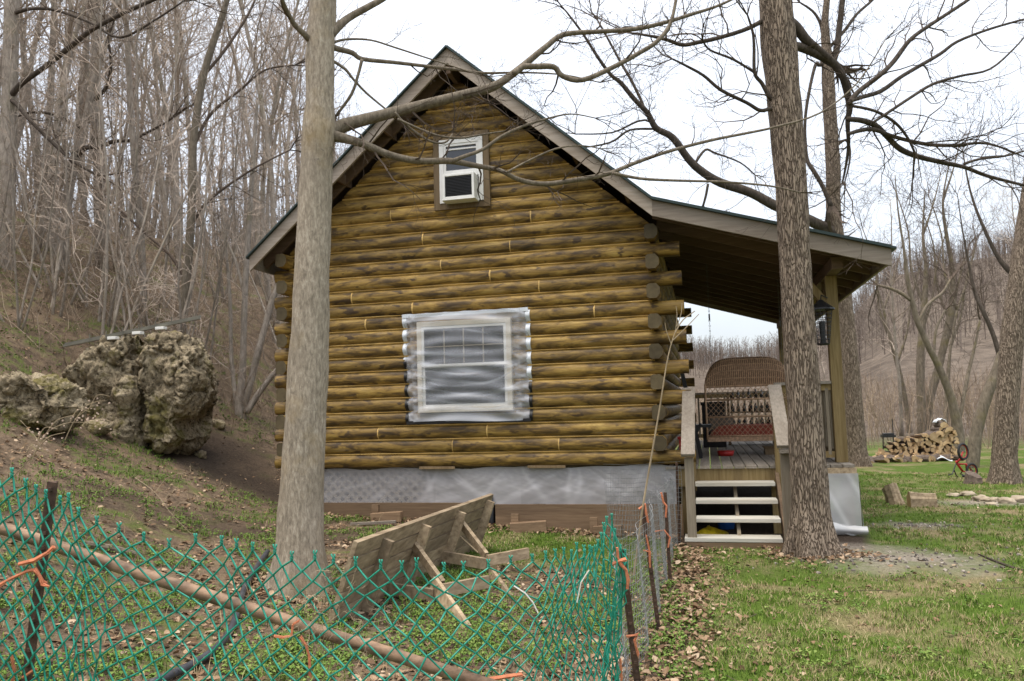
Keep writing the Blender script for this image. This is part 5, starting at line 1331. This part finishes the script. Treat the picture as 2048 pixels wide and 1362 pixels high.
bp = G(300, 915); bD = depth(bp)
o = slab_rock('boulder', [(272, 668), (310, 655), (350, 662), (374, 695), (382, 750), (372, 805), (340, 850), (362, 880), (348, 905), (310, 915), (280, 890), (270, 830), (266, 740)], bD + .15, 1.5, 3.3, M['rock']); tag(o, 'tall blocky tan boulder nearest the cabin, right of the vertical crack', 'boulder')
o = slab_rock('boulder', [(96, 745), (140, 705), (195, 672), (245, 658), (263, 690), (264, 760), (264, 840), (272, 895), (235, 910), (180, 895), (125, 885), (85, 860), (78, 800)], bD + .25, 1.5, 9.1, M['rock']); tag(o, 'wide mossy boulder left of the vertical crack', 'boulder')
o = slab_rock('boulder', [(-50, 770), (0, 745), (50, 742), (90, 765), (104, 815), (80, 862), (20, 872), (-50, 850)], depth(G(40, 860)) + .1, 1.2, 15.2, M['rock']); tag(o, 'low mossy ledge of rock at the left edge of the bank', 'boulder')
for i, (x, y, s, lb) in enumerate([(345, 905, .17, 'small tan stone in the shadow under the boulder'), (435, 855, .14, 'mossy stone alone on the dirt slope left of the cabin'), (400, 915, .10, 'pale stone lying on the bare dirt near the boulder'), (190, 865, .2, 'half buried tan stone below the lower boulder'), (95, 820, .24, 'mossy stone half buried in the left bank')]):
    p = G(x, y); o = rocky('stone', p + V((0, 0, s * .3)), (s * 1.3, s, s * .75), 20 + i, M['rock'], 3); tag(o, lb, 'stone', 'stones on the bank')
for i, (x, y, s) in enumerate([(1905, 993, .10), (1935, 992, .13), (1962, 1001, .13), (1990, 1003, .12), (2012, 1006, .14), (2040, 1004, .15), (1982, 1010, .08)]):
    p = G(x, y); o = rocky('stone', p + V((0, 0, s * .25)), (s * 1.15, s * .8, s * .45), 40 + i, M['palestone'], 3); tag(o, 'pale stone in the row edging the ashes at the right', 'stone', 'pale stones at the right')
# rail over the boulder with white blocks
rl_ = MB(); a = U(128, 692, bD + .35); b = U(400, 636, bD + .55)
rl_.bar(a, b, .06, .035); rl_.bar(a + V((0, .02, .03)), b + V((0, .02, .03)), .03, .03)
for k in range(6): q = a.lerp(b, .2 + k * .12); rl_.bar(q + V((0, -.04, .02)), q + V((0, -.04, .09)), .012, .012)
rr_ = empty('metal_rail', a, 'long grey metal rail lying across the top of the boulder', 'rail')
rl_.build('bar', M['greymetal'], rr_)
for k, t in enumerate((.38, .56, .73)):
    q = a.lerp(b, t) + V((0, -.06, -.05)); mb = MB(); mb.box(q, (.15, .09, .045)); mb.build('foot_block', M['vinyl'], rr_, bevel=.006)

# ------------------------------------------------------------------ wood pile, bicycle, stumps
W0 = G(1742, 922); W1 = G(1908, 918); wd_ = (W1 - W0); WL = wd_.length; wd_.normalize(); wn_ = V((-wd_.y, wd_.x, 0)).normalized()
print('woodpile', W0, W1, WL)
def log_proto(k):
    mb = MB(); rg2 = random.Random(k); n = 9; L = .42
    a0, a1 = [(0, 6.283), (0, 3.3), (.2, 2.1), (0, 1.7), (.5, 4.2)][k % 5]
    r = .105
    ring = [V((0, 0, 0))] if a1 - a0 < 6 else []
    m_ = n if a1 - a0 > 6 else n + 1
    ring += [V((r * math.cos(a0 + (a1 - a0) * i / n) * rg2.uniform(.9, 1.1), 0, r * math.sin(a0 + (a1 - a0) * i / n) * rg2.uniform(.9, 1.1))) for i in range(m_)]
    cen = sum(ring, V()) / len(ring); q = len(ring)
    vs = [p - cen + V((0, -L / 2, 0)) for p in ring] + [p - cen + V((0, L / 2, 0)) for p in ring]
    mb.add(vs, [tuple(reversed(range(q)))][:1], 0); mb.add(vs, [tuple(range(q, 2 * q))], 0)
    for i in range(q):
        j = (i + 1) % q; split = a1 - a0 < 6 and (i == 0 or j == 0)
        mb.add(vs, [(i, j, j + q, i + q)], 0 if split else 1)
    return mb.build('firewood', [M['endgrain'], M['logbark']])
lps = [log_proto(k) for k in range(10)]; used = set(); rg = random.Random(8)
prof = [(0, .16), (.15, .30), (.3, .52), (.5, .58), (.68, .66), (.8, .84), (.93, .95), (1, .80)]
sc_ = WL / 2.1
row = 0; z = .07; nl = 0
while z < 1.0 * sc_:
    x = .02 + (row % 2) * .07
    while x < WL:
        if z <= lerp_table(prof, x / WL) * sc_ and rg.random() < .97:
            i = rg.randrange(len(lps)); o = lps[i] if i not in used else lps[i].copy()
            if i in used: col.objects.link(o)
            used.add(i); p = W0 + wd_ * x + wn_ * rg.uniform(-.05, .05)
            o.location = V((p.x, p.y, gh(p.x, p.y) + z + rg.uniform(-.015, .015))); o.rotation_euler = (rg.gauss(0, .06), rg.uniform(0, 6.28), math.atan2(wd_.y, wd_.x) + rg.gauss(0, .15)); s = rg.uniform(.6, .98); o.scale = (s, 1, s)
            tag(o, 'split firewood log in the stacked pile beyond the porch', 'firewood', 'firewood logs in the pile'); nl += 1
        x += rg.uniform(.095, .135)
    z += .092; row += 1
for k in range(34):
    i = rg.randrange(len(lps)); o = lps[i].copy(); col.objects.link(o); t = rg.random() ** 1.2
    p = W0 + wd_ * (-.15 + t * WL) - wn_ * rg.uniform(.25, .6); o.location = V((p.x, p.y, gh(p.x, p.y) + .06)); o.rotation_euler = (rg.gauss(0, .3), rg.uniform(0, 6.28), rg.uniform(0, 6.28)); o.scale = (.9, rg.uniform(.7, 1), .9)
    tag(o, 'loose split log on the grass at the foot of the wood pile', 'firewood', 'loose logs before the pile')
mb = MB(); p = W0 + wd_ * WL * .86 + V((0, 0, .95 * sc_)); mb.grid(lambda u, v: p + wd_ * (u - .5) * .28 + wn_ * (v - .5) * .22 + V((0, 0, .10 * math.sin(u * 3.1) + .05 * noise.noise(V((u * 4, v * 4, 0))))), 10, 8)
tag(mb.build('plastic_sheet', M['tapewhite'], smooth=True, origin=p, solid=.01), 'pale crumpled sheet on the highest part of the wood pile', 'sheet')
mb = MB(); p = G(1888, 922); mb.grid(lambda u, v: p + V(((u - .5) * .38, (v - .5) * .2, .05 + .05 * math.sin(u * 5) + .04 * v)), 10, 5)
tag(mb.build('plastic_sheet', M['tapewhite'], smooth=True, origin=p, solid=.01), 'white scrap of sheet on the grass at the foot of the wood pile', 'sheet')
tp = U(1776, 872, depth(W0)); mb = MB(); mb.box(tp, (.32, .3, .06)); mb.box(tp + V((0, 0, .05)), (.26, .24, .05)); mb.tube([tp + V((.13, 0, 0)), tp + V((.13, 0, .45))], .012, 6)
for sx in (-.12, .12): mb.tube([tp + V((sx, 0, 0)), V((tp.x + sx * 1.3, tp.y, gh(tp.x, tp.y)))], .015, 5)
tag(mb.build('grill', M['blackmetal'], origin=tp), 'small black stand behind the low end of the wood pile', 'stand')
# bicycle upside down
bk = G(1930, 957); bd_ = depth(bk); bike = empty('bicycle', bk, 'small red bicycle standing upside down on the grass', 'bicycle')
def wheel(px, py, rpx, tilt):
    c = U(px, py, bd_); r = rpx * bd_ / F; ax = (RT * math.cos(tilt) + HN * math.sin(tilt)).normalized(); up = V((0, 0, 1))
    def circ(rr): return [c + (ax * math.cos(a) + up * math.sin(a)) * rr for a in [6.2832 * i / 28 for i in range(29)]]
    mb = MB(); mb.tube(circ(r), .024, 8, cap=False); w_ = mb.build('wheel', M['rubber'], bike, smooth=True)
    mb = MB(); mb.tube(circ(r * .84), .010, 6, cap=False); mb.build('rim', M['red'], w_, smooth=True)
    mb = MB(); nrm = ax.cross(up)
    for i in range(14):
        a = 6.2832 * i / 14; mb.tube([c + nrm * (.02 if i % 2 else -.02), c + (ax * math.cos(a) + up * math.sin(a)) * r * .83], .003, 3)
    mb.tube([c - nrm * .035, c + nrm * .035], .02, 8); mb.build('spokes', M['greymetal'], w_)
    return c, r
c1, r1 = wheel(1926, 903, 15, .5); c2, r2 = wheel(1944, 941, 13, .35)
def bt(pts, r, mat, nm):
    mb = MB(); mb.tube([U(x, y, bd_ + d) for x, y, d in pts], r, 8); mb.build(nm, M[mat], bike, smooth=True)
bt([(1926, 903, .04), (1920, 918, .04), (1913, 925, .02)], .016, 'red', 'fork'); bt([(1926, 903, -.04), (1921, 918, -.04), (1914, 925, -.02)], .016, 'red', 'fork')
bt([(1912, 922, 0), (1917, 931, 0), (1925, 942, 0)], .022, 'red', 'frame'); bt([(1915, 928, 0), (1932, 928, 0), (1934, 945, 0)], .020, 'red', 'frame'); bt([(1925, 942, 0), (1934, 945, 0), (1944, 941, 0)], .016, 'red', 'frame'); bt([(1932, 928, 0), (1944, 941, 0.03)], .013, 'red', 'frame')
bt([(1913, 925, 0), (1908, 938, .0), (1905, 948, -.12), (1897, 950, -.22)], .012, 'blackmetal', 'handlebar'); bt([(1908, 940, 0), (1912, 950, .14), (1916, 954, .2)], .012, 'blackmetal', 'handlebar')
mb = MB(); p = U(1934, 952, bd_); mb.grid(lambda u, v: p + RT * (.11 * math.cos(u * 6.283) * math.sin(v * 3.1416)) + HN * (.07 * math.sin(u * 6.283) * math.sin(v * 3.1416)) + V((0, 0, -.03 * math.cos(v * 3.1416))), 12, 6, closed_u=True); mb.build('saddle', M['black'], bike, smooth=True)
bt([(1932, 938, 0), (1934, 952, 0)], .011, 'blackmetal', 'seat_post')
bt([(1925, 942, .02), (1921, 948, .08), (1926, 949, .10)], .010, 'blackmetal', 'crank')
def stump(px, py, r, h, lean, lb, mat=('endgrain', 'mossbark'), lying=False, seed=0):
    p = G(px, py); mb = MB(); n = 18; ring = []
    for t in (0, .4, 1.0):
        for i in range(n):
            a = 6.283 * i / n; rr = r * (1 + .12 * math.sin(a * 3 + seed) + .08 * math.sin(a * 7)) * (1.25 - .25 * min(1, t * 2))
            if lying: ring.append(V(((t - .5) * h, rr * math.cos(a), rr * math.sin(a) + r * .85)))
            else: ring.append(V((rr * math.cos(a) + lean * t * h, rr * math.sin(a), t * h + (.06 * math.cos(a + seed) if t == 1 else -.02 if t == 0 else 0))))
    for k in range(2):
        mb.add([p + v for v in ring], [(k * n + i, k * n + (i + 1) % n, (k + 1) * n + (i + 1) % n, (k + 1) * n + i) for i in range(n)], 1, .5)
    mb.add([p + v for v in ring], [tuple(range(2 * n, 3 * n)), tuple(reversed(range(n)))], 0, .5)
    tag(mb.build('log_section' if lying else 'stump', [M[mat[0]], M[mat[1]]], origin=p), lb, 'log' if lying else 'stump')
stump(1792, 1008, .105, .27, -.3, 'cut stump with a slanting split face on the grass right of the porch', ('tablewood', 'tablewood'), seed=1)
stump(1845, 1014, .108, .36, 0, 'short thick log section lying on its side next to the split stump', ('endgrain', 'tablewood'), True, 2)
stump(1945, 966, .13, .16, .2, 'small dark stump in front of the red bicycle', ('logbark', 'logbark'), seed=4)
# black hose on the bank
mb = MB(); P = [G(x, y) + V((0, 0, .045)) for x, y in [(535, 1112), (510, 1150), (490, 1185), (478, 1225), (465, 1265), (447, 1295), (415, 1325), (370, 1352), (300, 1385)]]
S = spline([(p, .024) for p in P], 5); mb.tube([p for p, r in S], [r for p, r in S], 10)
tag(mb.build('hose', M['hose'], smooth=True, origin=P[0]), 'black plastic hose snaking down the bank by the pale tree', 'hose')
# tall dry stem tied to a stake, and dead weeds on the bank
def weed(name, px, D, lb, cat, r0, tw, seed, flowers=0):
    rg2 = random.Random(seed); mb = MB(); P = [U(x, y, D) for x, y in px]; S = spline([(p, r0 * (1 - .75 * i / (len(P) - 1))) for i, p in enumerate(P)], 5)
    root = empty(name, P[0], lb, cat); mb.tube([p for p, r in S], [r for p, r in S], 5)
    for a, b, r in tw: Q = [U(x, y, D) for x, y in a]; S2 = spline([(q, r * (1 - .5 * i / len(Q))) for i, q in enumerate(Q)], 4); mb.tube([p for p, _ in S2], [t for _, t in S2], 4)
    mb.build('stem', M['drystem'], root)
    if flowers:
        fb = MB()
        for _ in range(flowers):
            p = S[rg2.randrange(len(S) // 3, len(S))][0] + rv(rg2) * .045; fb.box(p, (.011, .011, .013), Matrix.Rotation(rg2.uniform(0, 3), 3, 'X'))
            mb
        tag(fb.build('seed_heads', M['dryflower'], root), kind='stuff')
weed('dry_stem', [(1268, 1150), (1285, 1020), (1300, 930), (1312, 860), (1322, 800), (1333, 730), (1342, 690), (1350, 665), (1352, 652)], s1d - .12, 'tall thin dry stem tied to the stake before the stairs', 'dry stem', .0085,
     [([(1350, 665), (1366, 640), (1390, 622)], 0, .006), ([(1346, 680), (1372, 655), (1398, 628)], 0, .005), ([(1352, 655), (1354, 630), (1352, 612)], 0, .004), ([(1343, 690), (1333, 662), (1330, 645)], 0, .004), ([(1354, 652), (1362, 628), (1364, 606)], 0, .004)], 1)
for i, (px, D, lb) in enumerate([([(130, 880), (150, 840), (180, 815), (215, 800)], 8.2, 'dead weed with pale seed heads leaning over the bank before the boulder'), ([(60, 930), (90, 870), (140, 845), (205, 850)], 7.6, 'sprawling dead weed on the bank at the left, below the boulder'), ([(20, 960), (70, 905), (75, 880), (40, 840)], 7.0, 'dry bent stalk at the left edge of the bank'), ([(590, 1260), (575, 1310), (560, 1350), (555, 1390)][::-1], 2.85, 'thin yellow vine hanging on the green mesh below the pipe'), ([(270, 955), (310, 985), (345, 1030), (395, 1080), (420, 1105)], 2.75, 'thin yellow vine trailing over the barbs of the green mesh')]):
    weed('dead_weed', px, D, lb, 'weed', .006 if D > 5 else .0014, [([px[1], (px[1][0] + 25, px[1][1] - 30), (px[1][0] + 60, px[1][1] - 40)], 0, .004 if D > 5 else .001), ([px[2], (px[2][0] + 15, px[2][1] - 25), (px[2][0] + 40, px[2][1] - 22)], 0, .004 if D > 5 else .001)], 60 + i, 24 if D > 5 else 0)
vn = MB(); rgv = random.Random(91)
for _ in range(26):
    p = U(rgv.gauss(640, 28), rgv.gauss(1205, 28), 2.70); twig(vn, p, rv(rgv), rgv.uniform(.06, .18), .0013, 1, rgv, 5, -.1, .5, 3, 3, .0008)
for _ in range(14):
    p = U(rgv.gauss(730, 35), rgv.gauss(1240, 12), 2.70); twig(vn, p, rv(rgv), rgv.uniform(.05, .12), .0013, 1, rgv, 5, -.1, .5, 2, 3, .0008)
tag(vn.build('dead_vine', M['drystem'], origin=U(640, 1205, 2.7)), 'tangle of dead vine caught in the green mesh by the tipped table', 'vine')
sk_ = MB(); P = [G(x, y) + V((0, 0, .015)) for x, y in [(1955, 1110), (1990, 1125), (2030, 1140), (2070, 1150)]]; sk_.tube(P, [.006, .012, .013, .014], 6)
tag(sk_.build('fallen_stick', M['darkbark'], origin=P[0]), 'dark fallen stick on the lawn at the right', 'stick')
sk_ = MB(); P = [G(x, y) + V((0, 0, .03)) for x, y in [(165, 1095), (220, 1104), (270, 1115)]]; sk_.tube(P, [.03, .035, .025], 8)
tag(sk_.build('fallen_branch', M['mossbark'], origin=P[0]), 'short rotten branch lying on the bank behind the green mesh', 'branch')

# ------------------------------------------------------------------ ground cover
rg = random.Random(12)
gr = MB(); dg = MB(); hb_ = MB(); lf = MB()
def blade(mb, p, h, lean, wd):
    a = rg.uniform(0, 6.283); s = V((math.cos(a), math.sin(a), 0)); l = V((math.cos(a + rg.uniform(1, 2)), math.sin(a + 1.5), 0)) * lean * h
    rn = rg.random(); m_ = p + V((0, 0, h * .6)) + l * .35
    o = len(mb.v); mb.v += [p - s * wd, p + s * wd, m_ + s * wd * .7, m_ - s * wd * .7, p + V((0, 0, h)) + l]
    mb.f += [(o, o + 1, o + 2, o + 3), (o + 3, o + 2, o + 4)]; mb.mi += [0, 0]; mb.rn += [rn, rn]
def herb(mb, p, r):
    rn = rg.random() * .6 + .2
    for _ in range(rg.randint(5, 9)):
        a = rg.uniform(0, 6.283); d = V((math.cos(a), math.sin(a), 0)); s = V((-d.y, d.x, 0)); q = p + d * r * rg.uniform(.2, .9) + V((0, 0, rg.uniform(.01, .04))); L = r * rg.uniform(.35, .6)
        o = len(mb.v); mb.v += [q, q + d * L * .5 + s * L * .4 + V((0, 0, .012)), q + d * L + V((0, 0, .004)), q + d * L * .5 - s * L * .4 + V((0, 0, .012))]
        mb.f.append((o, o + 1, o + 2, o + 3)); mb.mi.append(0); mb.rn.append(min(1, max(0, rn + rg.gauss(0, .15))))
def leaf(mb, p, L):
    a = rg.uniform(0, 6.283); d = V((math.cos(a), math.sin(a), rg.gauss(0, .25))).normalized(); s = V((-math.sin(a), math.cos(a), rg.gauss(0, .35))).normalized(); u = d.cross(s)
    c_ = rg.uniform(-.25, .35) * L; rn = rg.random(); o = len(mb.v)
    mb.v += [p, p + d * L * .35 + s * L * .38 + u * c_, p + d * L * .75 + s * L * .26 + u * c_ * .8, p + d * L, p + d * L * .7 - s * L * .3 + u * c_ * .7, p + d * L * .3 - s * L * .36 + u * c_]
    mb.f += [(o, o + 1, o + 2, o + 3), (o, o + 3, o + 4, o + 5)]; mb.mi += [0, 0]; mb.rn += [rn, rn]
def patch(X, Y): return noise.noise(V((X * 1.1, Y * 1.1, 5))) + .6 * noise.noise(V((X * 3, Y * 3, 2)))
def cleared(X, Y): return (-.1 < X < 5.5 and -.1 < Y < LEN) or (5.2 < X < 7.6 and -1.05 < Y < LEN)
n = 0
for _ in range(72000):
    D = 2.6 + 17 * rg.random() ** 1.5; az = rg.uniform(-66, 38)
    X = CAM.x + D * math.sin(rad(az)); Y = CAM.y + D * math.cos(rad(az))
    if cleared(X, Y): continue
    lm_ = lawn_mask(X, Y); k = patch(X, Y); dm_ = dirt_shade_mask(X, Y); sn = sand_mask(X, Y); p = GP(X, Y)
    s = 1 if D < 9 else 1.5
    if lm_ > .4 and sn < .2:
        if k > -.2 - .25 * rg.random():
            hk = .7 + 1.1 * max(0, noise.noise(V((X * 5, Y * 5, 11))))
            for _ in range(5): blade(gr, p + V((rg.gauss(0, .025), rg.gauss(0, .025), 0)), rg.uniform(.022, .055) * hk, .5, .0024 * s)
        if k < .08 and rg.random() < .8:
            for _ in range(4): blade(dg, p + V((rg.gauss(0, .03), rg.gauss(0, .03), 0)), rg.uniform(.015, .04), 1.2, .0024 * s)
        if rg.random() < .10 and noise.noise(V((X * 2.3, Y * 2.3, 17))) > .1: herb(hb_, p, rg.uniform(.04, .08))
        if rg.random() < .07 + .25 * math.exp(-((X - 5.75) / .35) ** 2): leaf(lf, p + V((0, 0, .01)), rg.uniform(.025, .055))
    elif lm_ <= .4 and dm_ < .6 and rg.random() < .8:
        if k > -.06:
            if rg.random() < .5: herb(hb_, p, rg.uniform(.035, .085))
            else:
                for _ in range(4): blade(gr, p + V((rg.gauss(0, .03), rg.gauss(0, .03), 0)), rg.uniform(.03, .07), .6, .0028 * s)
        elif k > -.6:
            for _ in range(rg.choice((0, 1, 1, 2))): leaf(lf, p + V((rg.gauss(0, .05), rg.gauss(0, .05), .012)), rg.uniform(.025, .066))
            if rg.random() < .25: blade(dg, p, rg.uniform(.06, .14), 1.2, .002)
    elif rg.random() < .05: leaf(lf, p + V((0, 0, .012)), rg.uniform(.03, .06))
for _ in range(3200):                  # leaf drifts along the wire fence, the skirt board and round the tree feet
    if rg.random() < .2:
        q = (LT.location, RTREE.location)[rg.random() < .5]; a = rg.uniform(0, 6.28); r_ = .3 + abs(rg.gauss(0, .22)); X, Y = q.x + r_ * math.cos(a), q.y + r_ * math.sin(a)
    elif rg.random() < .6:
        t = rg.random(); i = min(len(gpl) - 2, int(t * (len(gpl) - 1))); q = gpl[i].lerp(gpl[i + 1], t * (len(gpl) - 1) - i); X, Y = q.x + rg.gauss(.12, .16), q.y + rg.gauss(0, .1)
    else: X, Y = rg.uniform(.6, 5.4), -.12 - abs(rg.gauss(0, .14))
    leaf(lf, GP(X, Y, rg.uniform(.008, .035)), rg.uniform(.03, .07))
gv = MB()
for _ in range(520):
    q, a_, b_ = sandspots[rg.choice((0, 0, 0, 1, 2, 3))]; X = q.x + rg.gauss(0, a_ * .6); Y = q.y + rg.gauss(0, b_ * .6)
    if cleared(X, Y): continue
    s = rg.uniform(.008, .028); gv.box(GP(X, Y, s * .2), (s * 1.4, s, s * .8), Matrix.Rotation(rg.uniform(0, 3), 3, (rg.random(), rg.random(), 1)))
tag(gv.build('gravel', M['gravel']), kind='stuff')
tg = MB()
for _ in range(700):
    D = 2.8 + 10 * rg.random(); az = rg.uniform(-50, 30); X = CAM.x + D * math.sin(rad(az)); Y = CAM.y + D * math.cos(rad(az))
    if cleared(X, Y) or (lawn_mask(X, Y) > .5 and rg.random() < .75): continue
    twig(tg, GP(X, Y, .015), V((rg.gauss(0, 1), rg.gauss(0, 1), 0)), rg.uniform(.12, .5), rg.uniform(.002, .005), 0, rg, 4, -.02, .12, 0, 4, .0015)
tag(tg.build('fallen_twigs', M['twig']), kind='stuff')
for mb, nm, mt in ((gr, 'green_grass', 'grass'), (dg, 'dry_grass', 'drygrass'), (hb_, 'low_herbs', 'herb'), (lf, 'fallen_leaves', 'leaf')):
    print(nm, len(mb.f)); tag(mb.build(nm, M[mt]), kind='stuff')
